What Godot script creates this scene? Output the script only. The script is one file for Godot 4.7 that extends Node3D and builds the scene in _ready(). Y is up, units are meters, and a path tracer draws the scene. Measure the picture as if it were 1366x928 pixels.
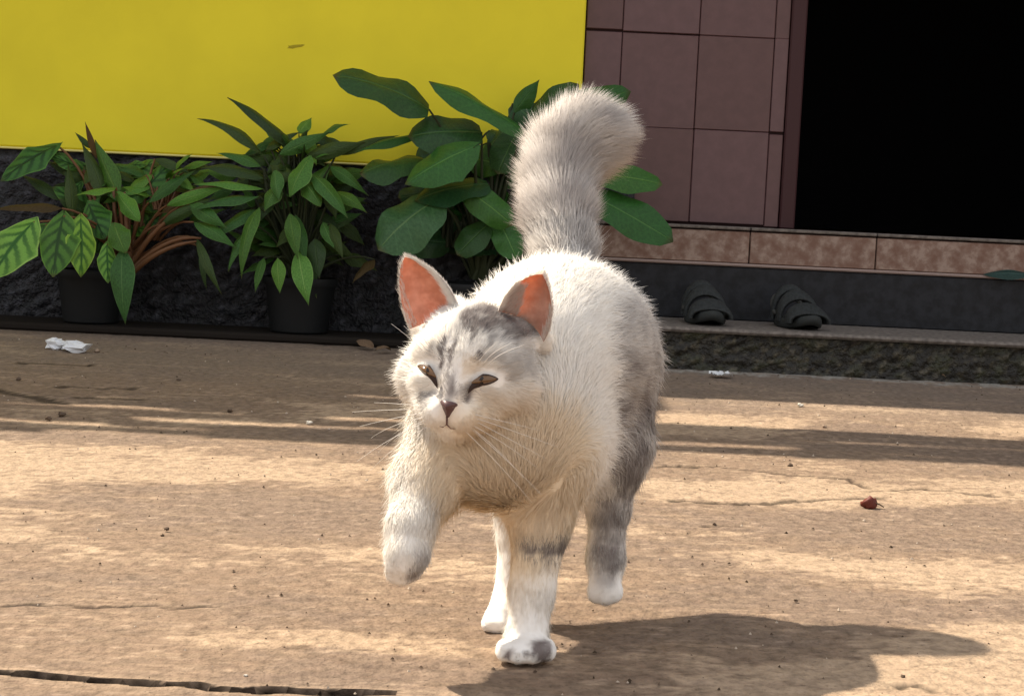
extends Node3D
# A white and grey cat trotting across a worn concrete yard, potted plants and a yellow house wall behind it.

var rng := RandomNumberGenerator.new()
var n3 := FastNoiseLite.new()
var nb := FastNoiseLite.new()
var M := {}

# ------------------------------------------------------------------ general helpers
func mat(c: Color, rough := 0.8, spec := 0.4) -> StandardMaterial3D:
	var m := StandardMaterial3D.new()
	m.albedo_color = c.linear_to_srgb()
	m.roughness = rough
	m.metallic_specular = spec
	return m

func ntex(sd: int, freq: float, size: int, lo: Color, hi: Color, mid = null, a := 0.2, b := 0.8, oct := 5) -> NoiseTexture2D:
	var n := FastNoiseLite.new()
	n.seed = sd
	n.noise_type = FastNoiseLite.TYPE_SIMPLEX_SMOOTH
	n.frequency = freq
	n.fractal_octaves = oct
	n.fractal_gain = 0.6
	var g := Gradient.new()
	g.offsets = PackedFloat32Array([a, b])
	g.colors = PackedColorArray([lo.linear_to_srgb(), hi.linear_to_srgb()])
	if mid != null:
		g.offsets = PackedFloat32Array([a, (a + b) * 0.5, b])
		g.colors = PackedColorArray([lo.linear_to_srgb(), (mid as Color).linear_to_srgb(), hi.linear_to_srgb()])
	var t := NoiseTexture2D.new()
	t.width = size
	t.height = size
	t.seamless = true
	t.noise = n
	t.color_ramp = g
	return t

func grey(v: float) -> Color:
	return Color(v, v, v)

func world_map(m: StandardMaterial3D, s: Vector3) -> StandardMaterial3D:
	m.uv1_triplanar = true
	m.uv1_world_triplanar = true
	m.uv1_scale = s
	return m

func thing(called: String, label: String, category: String, at: Vector3, group := "") -> Node3D:
	var o := Node3D.new()
	o.name = called
	add_child(o, true)
	o.position = at
	tag(o, label, category, group)
	return o

func tag(o: Node3D, label: String, category: String, group := "") -> void:
	o.set_meta("label", label)
	o.set_meta("category", category)
	if group != "":
		o.set_meta("group", group)

# a mesh in world coordinates under a thing (moved back by the thing's base), or as a piece of a part (not moved)
func part(called: String, mesh: Mesh, m: Material, parent: Node3D, moved := true) -> MeshInstance3D:
	var o := MeshInstance3D.new()
	o.name = called
	o.mesh = mesh
	o.material_override = m
	parent.add_child(o, true)
	if moved and parent != self:
		o.position = -parent.position
	return o

func tri(st: SurfaceTool, a: Vector3, b: Vector3, c: Vector3, inside: Vector3) -> void:
	var n := (c - a).cross(b - a).normalized()
	if n.dot((a + b + c) / 3.0 - inside) < 0.0:
		n = -n
		var t := b
		b = c
		c = t
	st.set_normal(n); st.add_vertex(a)
	st.set_normal(n); st.add_vertex(b)
	st.set_normal(n); st.add_vertex(c)

func quad(st: SurfaceTool, a: Vector3, b: Vector3, c: Vector3, d: Vector3, inside: Vector3) -> void:
	tri(st, a, b, c, inside)
	tri(st, a, c, d, inside)

func add_box(st: SurfaceTool, lo: Vector3, hi: Vector3, bev := 0.0) -> void:
	var c := (lo + hi) * 0.5
	var h := (hi - lo) * 0.5
	bev = minf(bev, minf(h.x, minf(h.y, h.z)) * 0.9)
	var k := [Vector3(h.x, h.y - bev, h.z - bev), Vector3(h.x - bev, h.y, h.z - bev), Vector3(h.x - bev, h.y - bev, h.z)]
	for ax in 3:
		var u := (ax + 1) % 3
		var w := (ax + 2) % 3
		for s in [-1.0, 1.0]:
			var q := []
			for e in [[-1.0, -1.0], [1.0, -1.0], [1.0, 1.0], [-1.0, 1.0]]:
				var p: Vector3 = k[ax]
				p[ax] *= s
				p[u] *= e[0]
				p[w] *= e[1]
				q.append(c + p)
			quad(st, q[0], q[1], q[2], q[3], c)
			if bev > 0.0:
				for t in [-1.0, 1.0]:
					var r := []
					for e in [-1.0, 1.0]:
						for f in ([ax, u] if e < 0.0 else [u, ax]):
							var p2: Vector3 = k[f]
							p2[ax] *= s
							p2[u] *= t
							p2[w] *= e
							r.append(c + p2)
					quad(st, r[0], r[1], r[2], r[3], c)
	if bev > 0.0:
		for sx in [-1.0, 1.0]:
			for sy in [-1.0, 1.0]:
				for sz in [-1.0, 1.0]:
					var sg := Vector3(sx, sy, sz)
					tri(st, c + k[0] * sg, c + k[1] * sg, c + k[2] * sg, c)

func box(lo: Vector3, hi: Vector3, bev := 0.0) -> ArrayMesh:
	var st := SurfaceTool.new()
	st.begin(Mesh.PRIMITIVE_TRIANGLES)
	add_box(st, lo, hi, bev)
	return st.commit()

# triangle list from a grid of points with smooth normals; flip when the front is the other way
func grid_mesh(P: PackedVector3Array, cols: int, rows: int, front: Vector3, C = null, closed := false, U = null) -> ArrayMesh:
	var idx := PackedInt32Array()
	var N := PackedVector3Array()
	N.resize(P.size())
	var cc := cols if closed else cols - 1
	var turned := false
	var i0 := 0
	var sum := Vector3.ZERO
	for pass_ in 2:
		idx.clear()
		N.fill(Vector3.ZERO)
		sum = Vector3.ZERO
		for r in rows - 1:
			for c in cc:
				var a := r * cols + c
				var b := r * cols + (c + 1) % cols
				var d := a + cols
				var e := b + cols
				var q := [a, b, e, a, e, d] if not turned else [a, e, b, a, d, e]
				for t in 2:
					var x: int = q[t * 3]
					var y: int = q[t * 3 + 1]
					var z: int = q[t * 3 + 2]
					var n := (P[z] - P[x]).cross(P[y] - P[x])
					N[x] += n; N[y] += n; N[z] += n
					sum += n if not closed else n * signf(n.dot((P[x] + P[y] + P[z]) / 3.0 - front)) * n.length()
					idx.append(x); idx.append(y); idx.append(z)
		var bad := false
		if closed:
			var m := 0.0
			for t in range(0, idx.size(), 3):
				var ctr := (P[idx[t]] + P[idx[t + 1]] + P[idx[t + 2]]) / 3.0
				m += (P[idx[t + 2]] - P[idx[t]]).cross(P[idx[t + 1]] - P[idx[t]]).dot(ctr - front)
			bad = m < 0.0
		else:
			bad = sum.dot(front) < 0.0
		if not bad:
			break
		turned = not turned
	for i in N.size():
		N[i] = N[i].normalized()
	var arr := []
	arr.resize(Mesh.ARRAY_MAX)
	arr[Mesh.ARRAY_VERTEX] = P
	arr[Mesh.ARRAY_NORMAL] = N
	arr[Mesh.ARRAY_INDEX] = idx
	if C != null:
		arr[Mesh.ARRAY_COLOR] = C
	if U != null:
		arr[Mesh.ARRAY_TEX_UV] = U
	var am := ArrayMesh.new()
	am.add_surface_from_arrays(Mesh.PRIMITIVE_TRIANGLES, arr)
	return am

# a round bar along points; ends closed to a point
func tube(pts: Array, rad: Array, sides := 6) -> ArrayMesh:
	var P := PackedVector3Array()
	var n := pts.size()
	var up := Vector3(0.31, 0.9, 0.3).normalized()
	var mid := Vector3.ZERO
	for i in range(-1, n + 1):
		var k := clampi(i, 0, n - 1)
		var d: Vector3 = (pts[mini(k + 1, n - 1)] - pts[maxi(k - 1, 0)]).normalized()
		if absf(d.dot(up)) > 0.95:
			up = Vector3(0.9, 0.1, 0.4).normalized()
		var a := d.cross(up).normalized()
		var b := a.cross(d)
		var r: float = rad[k] if i == k else 0.0002
		mid += pts[k] / float(n + 2)
		for s in sides:
			var t := TAU * s / sides
			P.append(pts[k] + (a * cos(t) + b * sin(t)) * r)
	var m := grid_mesh(P, sides, n + 2, pts[n / 2], null, true)
	return m

func bez(a: Vector3, b: Vector3, c: Vector3, n: int) -> Array:
	var r := []
	for i in n:
		var t := float(i) / (n - 1)
		r.append(a.lerp(b, t).lerp(b.lerp(c, t), t))
	return r

func lathe(prof: Array, sides: int, at: Vector3) -> ArrayMesh:
	var P := PackedVector3Array()
	for p in prof:
		for s in sides:
			var t := TAU * s / sides
			P.append(at + Vector3(cos(t) * p.x, p.y, sin(t) * p.x))
	var st_mid: Vector3 = at + Vector3(0, prof[0].y + 0.02, 0)
	return grid_mesh(P, sides, prof.size(), st_mid, null, true)

# ------------------------------------------------------------------ start
func _ready() -> void:
	rng.seed = 7
	n3.seed = 5
	n3.frequency = 55.0
	n3.fractal_octaves = 2
	nb.seed = 11
	nb.frequency = 9.0
	nb.fractal_octaves = 3
	camera_and_light()
	materials()
	ground()
	house()
	plants()
	sandals()
	litter()
	cat()

func camera_and_light() -> void:
	var cam := Camera3D.new()
	cam.name = "camera"
	add_child(cam)
	cam.position = Vector3(0, 0.352, 0)
	cam.basis = Basis(Vector3.RIGHT, deg_to_rad(-4.97)) * Basis(Vector3.BACK, deg_to_rad(2.7))
	cam.fov = 24.92
	cam.near = 0.02
	cam.far = 400.0
	var env := Environment.new()
	var sky := Sky.new()
	var sm := ProceduralSkyMaterial.new()
	sm.sky_top_color = Color(0.86, 0.87, 0.90)
	sm.sky_horizon_color = Color(1.0, 0.965, 0.91)
	sm.sky_curve = 0.12
	sm.ground_bottom_color = Color(0.42, 0.34, 0.27)
	sm.ground_horizon_color = Color(0.70, 0.66, 0.60)
	sm.energy_multiplier = 0.76
	sky.sky_material = sm
	env.background_mode = Environment.BG_SKY
	env.sky = sky
	env.tonemap_mode = Environment.TONE_MAPPER_LINEAR
	env.tonemap_exposure = 1.54
	env.sdfgi_enabled = true
	env.ssao_enabled = true
	env.ssil_enabled = true
	var we := WorldEnvironment.new()
	we.name = "daylight"
	we.environment = env
	add_child(we)
	var sun := DirectionalLight3D.new()
	sun.name = "sun"
	add_child(sun)
	sun.light_color = Color(1.0, 0.95, 0.875)
	sun.light_energy = 1.6
	sun.light_angular_distance = 0.5
	sun.shadow_enabled = true
	sun.look_at_from_position(Vector3.ZERO, Vector3(0.70, -1.0, 0.44), Vector3.UP)

func materials() -> void:
	var m := mat(Color(1, 1, 1), 0.93, 0.3)
	m.vertex_color_use_as_albedo = true
	m.albedo_texture = ntex(3, 0.03, 1024, grey(0.64), grey(1.0), grey(0.86), 0.22, 0.78, 7)
	world_map(m, Vector3(1.7, 1.7, 1.5))
	m.heightmap_enabled = true
	m.heightmap_texture = ntex(9, 0.06, 1024, grey(0.0), grey(1.0), null, 0.1, 0.9, 5)
	m.heightmap_scale = 0.16
	m.detail_enabled = true
	m.detail_blend_mode = BaseMaterial3D.BLEND_MODE_MUL
	m.detail_uv_layer = BaseMaterial3D.DETAIL_UV_2
	m.detail_albedo = ntex(13, 0.075, 1024, grey(0.62), grey(1.0), grey(0.96), 0.12, 0.5, 3)
	m.uv2_triplanar = true
	m.uv2_world_triplanar = true
	m.uv2_scale = Vector3(1.7, 2.3, 2.3)
	M.ground = m
	m = mat(Color(0.87, 0.76, 0.034), 0.62, 0.35)
	m.albedo_texture = ntex(21, 0.006, 512, grey(0.93), grey(1.0), null, 0.2, 0.8, 4)
	world_map(m, Vector3(0.8, 0.8, 0.8))
	M.yellow = m
	m = mat(Color(0.80, 0.72, 0.25), 0.7, 0.3)
	M.yellow_edge = m
	M.tiles = []
	for k in 3:
		m = mat([Color(0.128, 0.068, 0.069), Color(0.119, 0.062, 0.061), Color(0.136, 0.074, 0.077)][k], 0.38, 0.45)
		m.albedo_texture = ntex(31 + k, 0.02, 512, grey(0.86), grey(1.0), null, 0.2, 0.8, 4)
		world_map(m, Vector3(2, 2, 2))
		M.tiles.append(m)
	M.grout = mat(Color(0.034, 0.02, 0.02), 0.9, 0.2)
	M.ledges = []
	for k in 2:
		m = mat(Color(1, 1, 1), 0.5, 0.4)
		m.albedo_texture = ntex(41 + k, 0.014, 512, Color(0.19, 0.105, 0.075), Color(0.34, 0.25, 0.20), Color(0.24, 0.155, 0.118), 0.2, 0.78, 6)
		world_map(m, Vector3(3.1, 3.1, 3.1))
		M.ledges.append(m)
	M.ledge_trim = mat(Color(0.30, 0.22, 0.19), 0.45, 0.5)
	m = mat(Color(0.035, 0.036, 0.042), 0.55, 0.5)
	m.vertex_color_use_as_albedo = true
	m.albedo_color = Color.WHITE
	m.albedo_texture = ntex(51, 0.03, 512, grey(0.35), grey(1.0), null, 0.25, 0.8, 5)
	world_map(m, Vector3(3, 3, 3))
	m.heightmap_enabled = true
	m.heightmap_texture = ntex(52, 0.05, 512, grey(0), grey(1), null, 0.1, 0.9, 5)
	m.heightmap_scale = 0.4
	M.stone = m
	m = mat(Color(0.018, 0.0195, 0.024), 0.6, 0.4)
	m.albedo_texture = ntex(55, 0.02, 512, grey(0.45), grey(1.0), null, 0.25, 0.7, 6)
	world_map(m, Vector3(2.2, 2.2, 2.2))
	M.riser = m
	M.tread = mat(Color(0.23, 0.20, 0.175), 0.85, 0.3)
	M.tread.albedo_texture = ntex(57, 0.03, 512, grey(0.5), grey(1.0), null, 0.25, 0.75, 5)
	world_map(M.tread, Vector3(3, 3, 3))
	M.frame = mat(Color(0.045, 0.014, 0.016), 0.5, 0.4)
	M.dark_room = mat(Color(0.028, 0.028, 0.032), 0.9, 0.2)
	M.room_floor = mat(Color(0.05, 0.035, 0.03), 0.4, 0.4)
	M.roof = mat(Color(0.22, 0.10, 0.07), 0.8, 0.3)
	M.timber = mat(Color(0.16, 0.11, 0.07), 0.8, 0.3)
	M.pot = mat(Color(0.0065, 0.0075, 0.008), 0.6, 0.4)
	M.soil = mat(Color(0.02, 0.014, 0.01), 0.95, 0.2)
	M.slab = mat(Color(0.022, 0.018, 0.015), 0.9, 0.2)

# ------------------------------------------------------------------ yard
func seg_d(p: Vector2, a: Vector2, b: Vector2) -> float:
	var ab := b - a
	return p.distance_to(a + ab * clampf((p - a).dot(ab) / ab.length_squared(), 0.0, 1.0))

var JOINT := [Vector2(-0.5874, -1.1346), Vector2(-0.3826, -1.1184), Vector2(-0.3451, -1.1207), Vector2(-0.3273, -1.1161), Vector2(-0.2998, -1.1150), Vector2(-0.2501, -1.1119), Vector2(-0.2178, -1.1134), Vector2(-0.1954, -1.1097), Vector2(-0.1531, -1.1163), Vector2(-0.1257, -1.1152), Vector2(-0.0754, -1.1194), Vector2(0.7276, -1.1135)]
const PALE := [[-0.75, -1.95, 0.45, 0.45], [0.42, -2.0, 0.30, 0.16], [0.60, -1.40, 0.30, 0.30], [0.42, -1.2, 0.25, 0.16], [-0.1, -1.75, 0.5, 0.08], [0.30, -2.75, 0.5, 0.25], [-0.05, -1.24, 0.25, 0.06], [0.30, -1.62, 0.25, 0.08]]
const JOINT_Z := -1.145

func joint_z(x: float) -> float:
	for q in JOINT.size() - 1:
		if x < JOINT[q + 1].x:
			return lerpf(JOINT[q].y, JOINT[q + 1].y, clampf((x - JOINT[q].x) / (JOINT[q + 1].x - JOINT[q].x), 0.0, 1.0))
	return JOINT[-1].y

func ground() -> void:
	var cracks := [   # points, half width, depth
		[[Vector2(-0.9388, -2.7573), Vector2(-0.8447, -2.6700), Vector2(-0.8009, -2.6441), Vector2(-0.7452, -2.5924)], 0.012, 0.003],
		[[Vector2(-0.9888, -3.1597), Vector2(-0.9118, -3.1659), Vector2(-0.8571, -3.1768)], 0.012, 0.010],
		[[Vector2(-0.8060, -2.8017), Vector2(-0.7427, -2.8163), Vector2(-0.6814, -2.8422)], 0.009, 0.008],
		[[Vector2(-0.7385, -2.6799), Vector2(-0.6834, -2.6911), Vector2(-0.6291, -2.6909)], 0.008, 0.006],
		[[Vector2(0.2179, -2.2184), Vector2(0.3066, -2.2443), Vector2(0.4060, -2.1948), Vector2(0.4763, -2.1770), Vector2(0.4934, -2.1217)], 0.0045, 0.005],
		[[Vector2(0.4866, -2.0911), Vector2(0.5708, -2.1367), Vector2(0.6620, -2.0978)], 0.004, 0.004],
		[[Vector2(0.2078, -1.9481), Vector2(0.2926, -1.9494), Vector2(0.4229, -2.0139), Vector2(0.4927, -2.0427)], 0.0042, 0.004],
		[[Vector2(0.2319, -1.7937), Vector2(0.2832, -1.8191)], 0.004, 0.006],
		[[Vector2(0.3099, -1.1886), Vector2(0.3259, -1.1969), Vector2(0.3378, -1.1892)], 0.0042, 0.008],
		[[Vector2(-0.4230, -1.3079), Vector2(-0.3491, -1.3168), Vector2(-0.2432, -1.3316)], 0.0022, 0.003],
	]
	var zs := PackedFloat32Array()
	var z := -0.35
	while z > -4.2:
		zs.append(z)
		z -= 0.0011 if absf(z - JOINT_Z) < 0.018 else maxf(0.0024, 0.0021 * z * z)
	zs.append(-4.2)
	var x0 := -2.0
	var nx := 501
	var dx := 4.0 / (nx - 1)
	var rows := zs.size()
	var P := PackedVector3Array()
	var C := PackedColorArray()
	P.resize(nx * rows)
	C.resize(nx * rows)
	var n1 := FastNoiseLite.new()
	n1.seed = 71; n1.frequency = 2.2; n1.fractal_octaves = 5; n1.fractal_gain = 0.6
	var n2 := FastNoiseLite.new()
	n2.seed = 72; n2.frequency = 7.0; n2.fractal_octaves = 4; n2.fractal_gain = 0.6
	var boxes := []
	for c in cracks:
		var lo := 1e9
		var hi := -1e9
		for q in c[0]:
			lo = minf(lo, q.y)
			hi = maxf(hi, q.y)
		boxes.append(Vector2(lo - 0.05, hi + 0.05))
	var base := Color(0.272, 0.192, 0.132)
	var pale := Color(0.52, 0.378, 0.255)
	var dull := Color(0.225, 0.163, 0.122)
	for r in rows:
		var zz: float = zs[r]
		var near := []
		for k in cracks.size():
			if zz > boxes[k].x and zz < boxes[k].y:
				near.append(cracks[k])
		for i in nx:
			var x := x0 + dx * i
			zz = zs[r]
			var off := joint_z(x) - JOINT_Z
			var jd := zz - JOINT_Z
			zz += off * (1.0 - smoothstep(0.03, 0.2, absf(jd)))
			var wob := n2.get_noise_2d(x * 2.0, zz * 2.0)
			var flake := n1.get_noise_2d(x * 0.8 + 3.0, zz * 1.7)
			var patch := n1.get_noise_2d(x * 0.55 - 7.0, zz * 1.1 + 2.0)
			var fine := n2.get_noise_2d(x * 5.0, zz * 8.0)
			var streak := n2.get_noise_2d(x * 0.45 + 20.0, zz * 6.5)
			var worn := smoothstep(0.06, 0.14, flake + wob * 0.12)
			var h := -0.0016 * worn + 0.0008 * wob + 0.0005 * fine
			var c := base.lerp(dull, smoothstep(-0.05, 0.35, -patch + wob * 0.3) * 0.75)
			var bias := -0.10
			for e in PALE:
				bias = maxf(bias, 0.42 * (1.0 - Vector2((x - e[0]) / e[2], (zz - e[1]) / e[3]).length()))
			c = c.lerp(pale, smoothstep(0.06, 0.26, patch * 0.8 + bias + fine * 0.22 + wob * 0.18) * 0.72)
			c = c.lerp(Color(0.55, 0.41, 0.30), smoothstep(0.28, 0.55, fine) * 0.4)
			c = c.lerp(Color(0.16, 0.105, 0.07), smoothstep(0.28, 0.55, -fine) * 0.5)
			c = c.lerp(Color(0.27, 0.22, 0.18), smoothstep(-2.7, -3.5, zz) * 0.55)
			if zz < -3.55 and x > 0.25:
				c = c.lerp(Color(0.42, 0.39, 0.34), smoothstep(-3.60, -3.64, zz + fine * 0.06) * smoothstep(-0.25, 0.1, wob))
			c = c.lerp(Color(0.60, 0.43, 0.29), smoothstep(0.25, 0.5, streak) * 0.22)
			c = c.lerp(Color(0.19, 0.135, 0.10), smoothstep(0.25, 0.5, -streak) * 0.22)
			h += 0.0004 * streak
			if absf(jd) < 0.04:
				var open := 0.0062 * (1.0 + 0.7 * n2.get_noise_2d(x * 4.0, 31.0)) * smoothstep(-0.070, -0.079, x) * smoothstep(-0.85, -0.5, n2.get_noise_2d(x * 2.2, 77.0))
				var lip := 0.0016 * n2.get_noise_2d(x * 6.0, 12.0)
				var inside := 1.0 - smoothstep(open * 0.85, open + 0.0006, absf(jd + lip))
				h -= 0.03 * inside * (1.0 if open > 0.001 else 0.0)
				var dirt_shade := 1.0 - smoothstep(open, open + 0.002, absf(jd + lip))  # grime and the shade of a deep gap, both painted as colour
				c = c.lerp(Color(0.016, 0.011, 0.008), dirt_shade * 0.96 * (1.0 if open > 0.001 else 0.0))
				c = c.lerp(pale, 0.35 * (1.0 - dirt_shade) * (1.0 - smoothstep(0.006, 0.02, absf(jd))))
			for k in near:
				var best := 1e9
				var pp := Vector2(x, zz + wob * 0.010)
				for q in k[0].size() - 1:
					best = minf(best, seg_d(pp, k[0][q], k[0][q + 1]))
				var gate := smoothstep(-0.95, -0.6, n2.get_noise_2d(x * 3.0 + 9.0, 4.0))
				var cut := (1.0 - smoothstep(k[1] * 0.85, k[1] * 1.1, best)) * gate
				var dirt_shade := (1.0 - smoothstep(k[1] * 1.05, k[1] * 1.4, best)) * gate  # shallow cut: grime plus painted shade makes it look deep
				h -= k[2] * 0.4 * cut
				c = c.lerp(Color(0.018, 0.012, 0.008), dirt_shade * (0.96 if k[2] > 0.008 else 0.7))
				c = c.lerp(pale, (1.0 - dirt_shade) * (1.0 - smoothstep(k[1] * 1.2, k[1] * 3.0, best)) * 0.25)
			var rim := smoothstep(0.0, 0.1, minf(minf(x - x0, x0 + 4.0 - x), minf(-0.35 - zz, zz + 4.2)))
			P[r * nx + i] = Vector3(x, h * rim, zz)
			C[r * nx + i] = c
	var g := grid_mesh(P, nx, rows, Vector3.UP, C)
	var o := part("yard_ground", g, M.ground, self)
	o.set_meta("kind", "structure")
	tag(o, "worn brown concrete yard with pale patches and cracks", "ground")
	var st := SurfaceTool.new()
	st.begin(Mesh.PRIMITIVE_TRIANGLES)
	for q in [[-120, -0.35, 120, 120], [-120, -4.2, -2, -0.35], [2, -4.2, 120, -0.35], [-120, -120, 120, -4.2]]:
		st.set_color(base)
		quad(st, Vector3(q[0], 0, q[1]), Vector3(q[2], 0, q[1]), Vector3(q[2], 0, q[3]), Vector3(q[0], 0, q[3]), Vector3(0, -50, 0))
	o = part("surrounding_ground", st.commit(), M.ground, self)
	o.set_meta("kind", "structure")
	tag(o, "brown ground reaching away from the yard on all sides", "ground")

# ------------------------------------------------------------------ house
func rough_sheet(x0: float, x1: float, y0: float, y1: float, z: float, step: float, amp: float, cols: Array, sd: int) -> ArrayMesh:
	var nx := int((x1 - x0) / step) + 2
	var ny := int((y1 - y0) / step) + 2
	var P := PackedVector3Array()
	var C := PackedColorArray()
	var nn := FastNoiseLite.new()
	nn.seed = sd; nn.frequency = 14.0; nn.fractal_octaves = 4; nn.fractal_gain = 0.55
	for j in ny:
		for i in nx:
			var x := lerpf(x0, x1, float(i) / (nx - 1))
			var y := lerpf(y0, y1, float(j) / (ny - 1))
			var v := nn.get_noise_2d(x, y * 1.3)
			var v2 := nn.get_noise_2d(x * 2.3 + 5.0, y * 2.9)
			P.append(Vector3(x, y, z + amp * (absf(v) * 2.0 - 0.4 + v2 * 0.5)))
			C.append(cols[0].lerp(cols[1], smoothstep(-0.05, 0.4, v)).lerp(cols[2], smoothstep(0.1, 0.45, v2)))
	return grid_mesh(P, nx, ny, Vector3(0, 0, 1), C)

func house() -> void:
	var h := thing("house", "yellow house front with dark stone base, brown wall tiles and open doorway", "house", Vector3(0, 0, -4.13))
	# walls have thickness and close the dark room behind the door
	part("yellow_wall", box(Vector3(-4.0, 0.457, -4.30), Vector3(0.149, 2.27, -4.10), 0.004), M.yellow, h)
	var sc := lump(Vector3.ZERO, Vector3(0.026, 0.0035, 0.0007), 77, 0.6)
	var scuff := part("scuff_mark", sc, mat(Color(0.42, 0.35, 0.03), 0.8, 0.2), h)
	scuff.position = Vector3(-0.5894, 0.7448, -4.1000) - h.position
	scuff.rotation.z = 0.25
	part("yellow_wall_edge", box(Vector3(-4.0, 0.451, -4.20), Vector3(0.153, 0.4565, -4.097), 0.002), M.yellow_edge, h)
	var pl := part("stone_base", rough_sheet(-4.0, 0.3, 0.0, 0.449, -4.112, 0.011, 0.012, [Color(0.005, 0.006, 0.008), Color(0.022, 0.024, 0.032), Color(0.075, 0.078, 0.095)], 61), M.stone, h)
	part("stone_base_core", box(Vector3(-4.0, 0.0, -4.30), Vector3(0.3, 0.449, -4.13)), M.grout, pl, false)
	var tw := part("tiled_wall", box(Vector3(0.151, 0.337, -4.29), Vector3(0.681, 2.27, -4.137)), M.grout, h)
	var xs := [0.1525, 0.2475, 0.4465, 0.6425, 0.6805]
	for r in 4:
		var ya := 0.3425 + 0.2425 * r
		for k in 4:
			var t := box(Vector3(xs[k] + 0.0009, ya + 0.0013, -4.145), Vector3(xs[k + 1] - 0.0009, ya + 0.2412, -4.1295), 0.0018)
			var o := part("wall_tile", t, M.tiles[(r * 2 + k) % 3], tw, false)
			o.position = Vector3(0, 0, rng.randf_range(-0.0008, 0.0008))
			o.rotation = Vector3(rng.randf_range(-0.0008, 0.0008), 0, 0)
	part("tiled_wall_above", box(Vector3(0.154, 1.3125, -4.1365), Vector3(0.680, 2.25, -4.131)), M.tiles[0], tw, false)
	# door frame
	var df := part("door_frame", box(Vector3(0.682, 0.338, -4.27), Vector3(0.722, 2.18, -4.122), 0.004), M.frame, h)
	part("door_post", box(Vector3(1.622, 0.338, -4.27), Vector3(1.662, 2.18, -4.122), 0.004), M.frame, df, false)
	part("door_head", box(Vector3(0.723, 2.14, -4.268), Vector3(1.621, 2.18, -4.124), 0.004), M.frame, df, false)
	part("front_wall", box(Vector3(1.663, 0.338, -4.29), Vector3(4.0, 2.27, -4.131)), M.tiles[1], h)
	part("wall_over_door", box(Vector3(0.682, 2.182, -4.28), Vector3(1.662, 2.27, -4.132)), M.tiles[1], h)
	# the room
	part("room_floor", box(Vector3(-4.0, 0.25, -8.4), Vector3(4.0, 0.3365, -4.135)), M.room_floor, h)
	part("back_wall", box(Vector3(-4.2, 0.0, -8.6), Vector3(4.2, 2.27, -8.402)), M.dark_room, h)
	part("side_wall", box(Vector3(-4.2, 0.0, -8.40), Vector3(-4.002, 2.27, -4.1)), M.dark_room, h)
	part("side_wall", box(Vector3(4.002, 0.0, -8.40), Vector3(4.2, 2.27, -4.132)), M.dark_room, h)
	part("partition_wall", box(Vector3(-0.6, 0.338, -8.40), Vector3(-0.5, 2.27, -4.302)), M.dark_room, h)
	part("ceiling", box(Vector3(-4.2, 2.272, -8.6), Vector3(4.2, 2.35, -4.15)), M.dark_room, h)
	# raised floor edge of mottled tiles, black riser, low mossy step
	var fl := part("floor_edge", box(Vector3(-0.05, 0.10, -4.128), Vector3(4.0, 0.330, -4.042)), M.grout, h)
	var ex := [-0.05, 0.185, 0.594, 0.917, 1.30, 1.62, 2.02]
	for k in ex.size() - 1:
		part("edge_tile", box(Vector3(ex[k] + 0.0015, 0.2465, -4.040), Vector3(ex[k + 1] - 0.0015, 0.3265, -4.024), 0.002), M.ledges[k % 2], fl, false)
		part("floor_tile", box(Vector3(ex[k] + 0.0015, 0.3305, -4.121), Vector3(ex[k + 1] - 0.0015, 0.3385, -4.020), 0.002), M.tread, fl, false)
	part("tile_trim", box(Vector3(-0.05, 0.2375, -4.040), Vector3(4.0, 0.2455, -4.012), 0.003), M.ledge_trim, fl, false)
	part("black_riser", box(Vector3(-0.05, 0.10, -4.040), Vector3(4.0, 0.2370, -4.018), 0.003), M.riser, h)
	var sp := part("porch_step", box(Vector3(-0.05, 0.0, -4.040), Vector3(4.0, 0.088, -3.70)), M.grout, h)
	part("step_tread", box(Vector3(-0.06, 0.0885, -4.0175), Vector3(4.0, 0.1005, -3.672), 0.005), M.tread, sp, false)
	part("mossy_riser", rough_sheet(-0.06, 4.0, 0.0, 0.089, -3.690, 0.007, 0.010, [Color(0.026, 0.022, 0.015), Color(0.055, 0.055, 0.026), Color(0.13, 0.11, 0.07)], 63), M.stone, sp, false)
	# low slab under the pots
	part("planting_slab", box(Vector3(-4.0, 0.0, -4.1), Vector3(-0.07, 0.020, -3.885), 0.006), M.slab, h)
	# roof, then unseen boards and battens added to throw striped shade on the yard
	var rf := part("roof", box(Vector3(-4.6, 2.352, -8.9), Vector3(4.6, 2.42, -4.17)), M.roof, h)
	var zr := -0.44 * 2.36
	for s in [[-4.6, -3.45, -3.1, -2.35], [1.05, 4.6, -2.68, -2.36]]:
		part("shade_board", box(Vector3(s[0], 2.35, s[2] + zr), Vector3(s[1], 2.375, s[3] + zr)), M.timber, rf, false)
	for s in [[-3.44, -1.64, -3.15, -2.872], [-3.44, -1.60, -2.876, -2.685], [-3.44, 1.04, -2.70, -2.575], [-3.44, 1.04, -2.565, -2.46], [-3.44, 1.04, -2.455, -2.37], [-3.44, -2.05, -2.36, -2.29]]:
		var x := float(s[0])
		var lift := 0
		while x < s[1]:
			var w := rng.randf_range(0.10, 0.34)
			var za: float = s[2] + rng.randf_range(-0.02, 0.015)
			var zb: float = s[3] + rng.randf_range(-0.02, 0.025)
			lift = (lift + 1) % 3
			part("shade_batten", box(Vector3(x, 2.35 + lift * 0.006, za + zr), Vector3(x + w + 0.02, 2.354 + lift * 0.006, zb + zr)), M.timber, rf, false)
			x += w
	for x in [-4.4, -3.3, 1.2, 3.2]:
		part("rafter", box(Vector3(x, 2.377, -4.169), Vector3(x + 0.05, 2.44, -3.2)), M.timber, rf, false)

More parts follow.
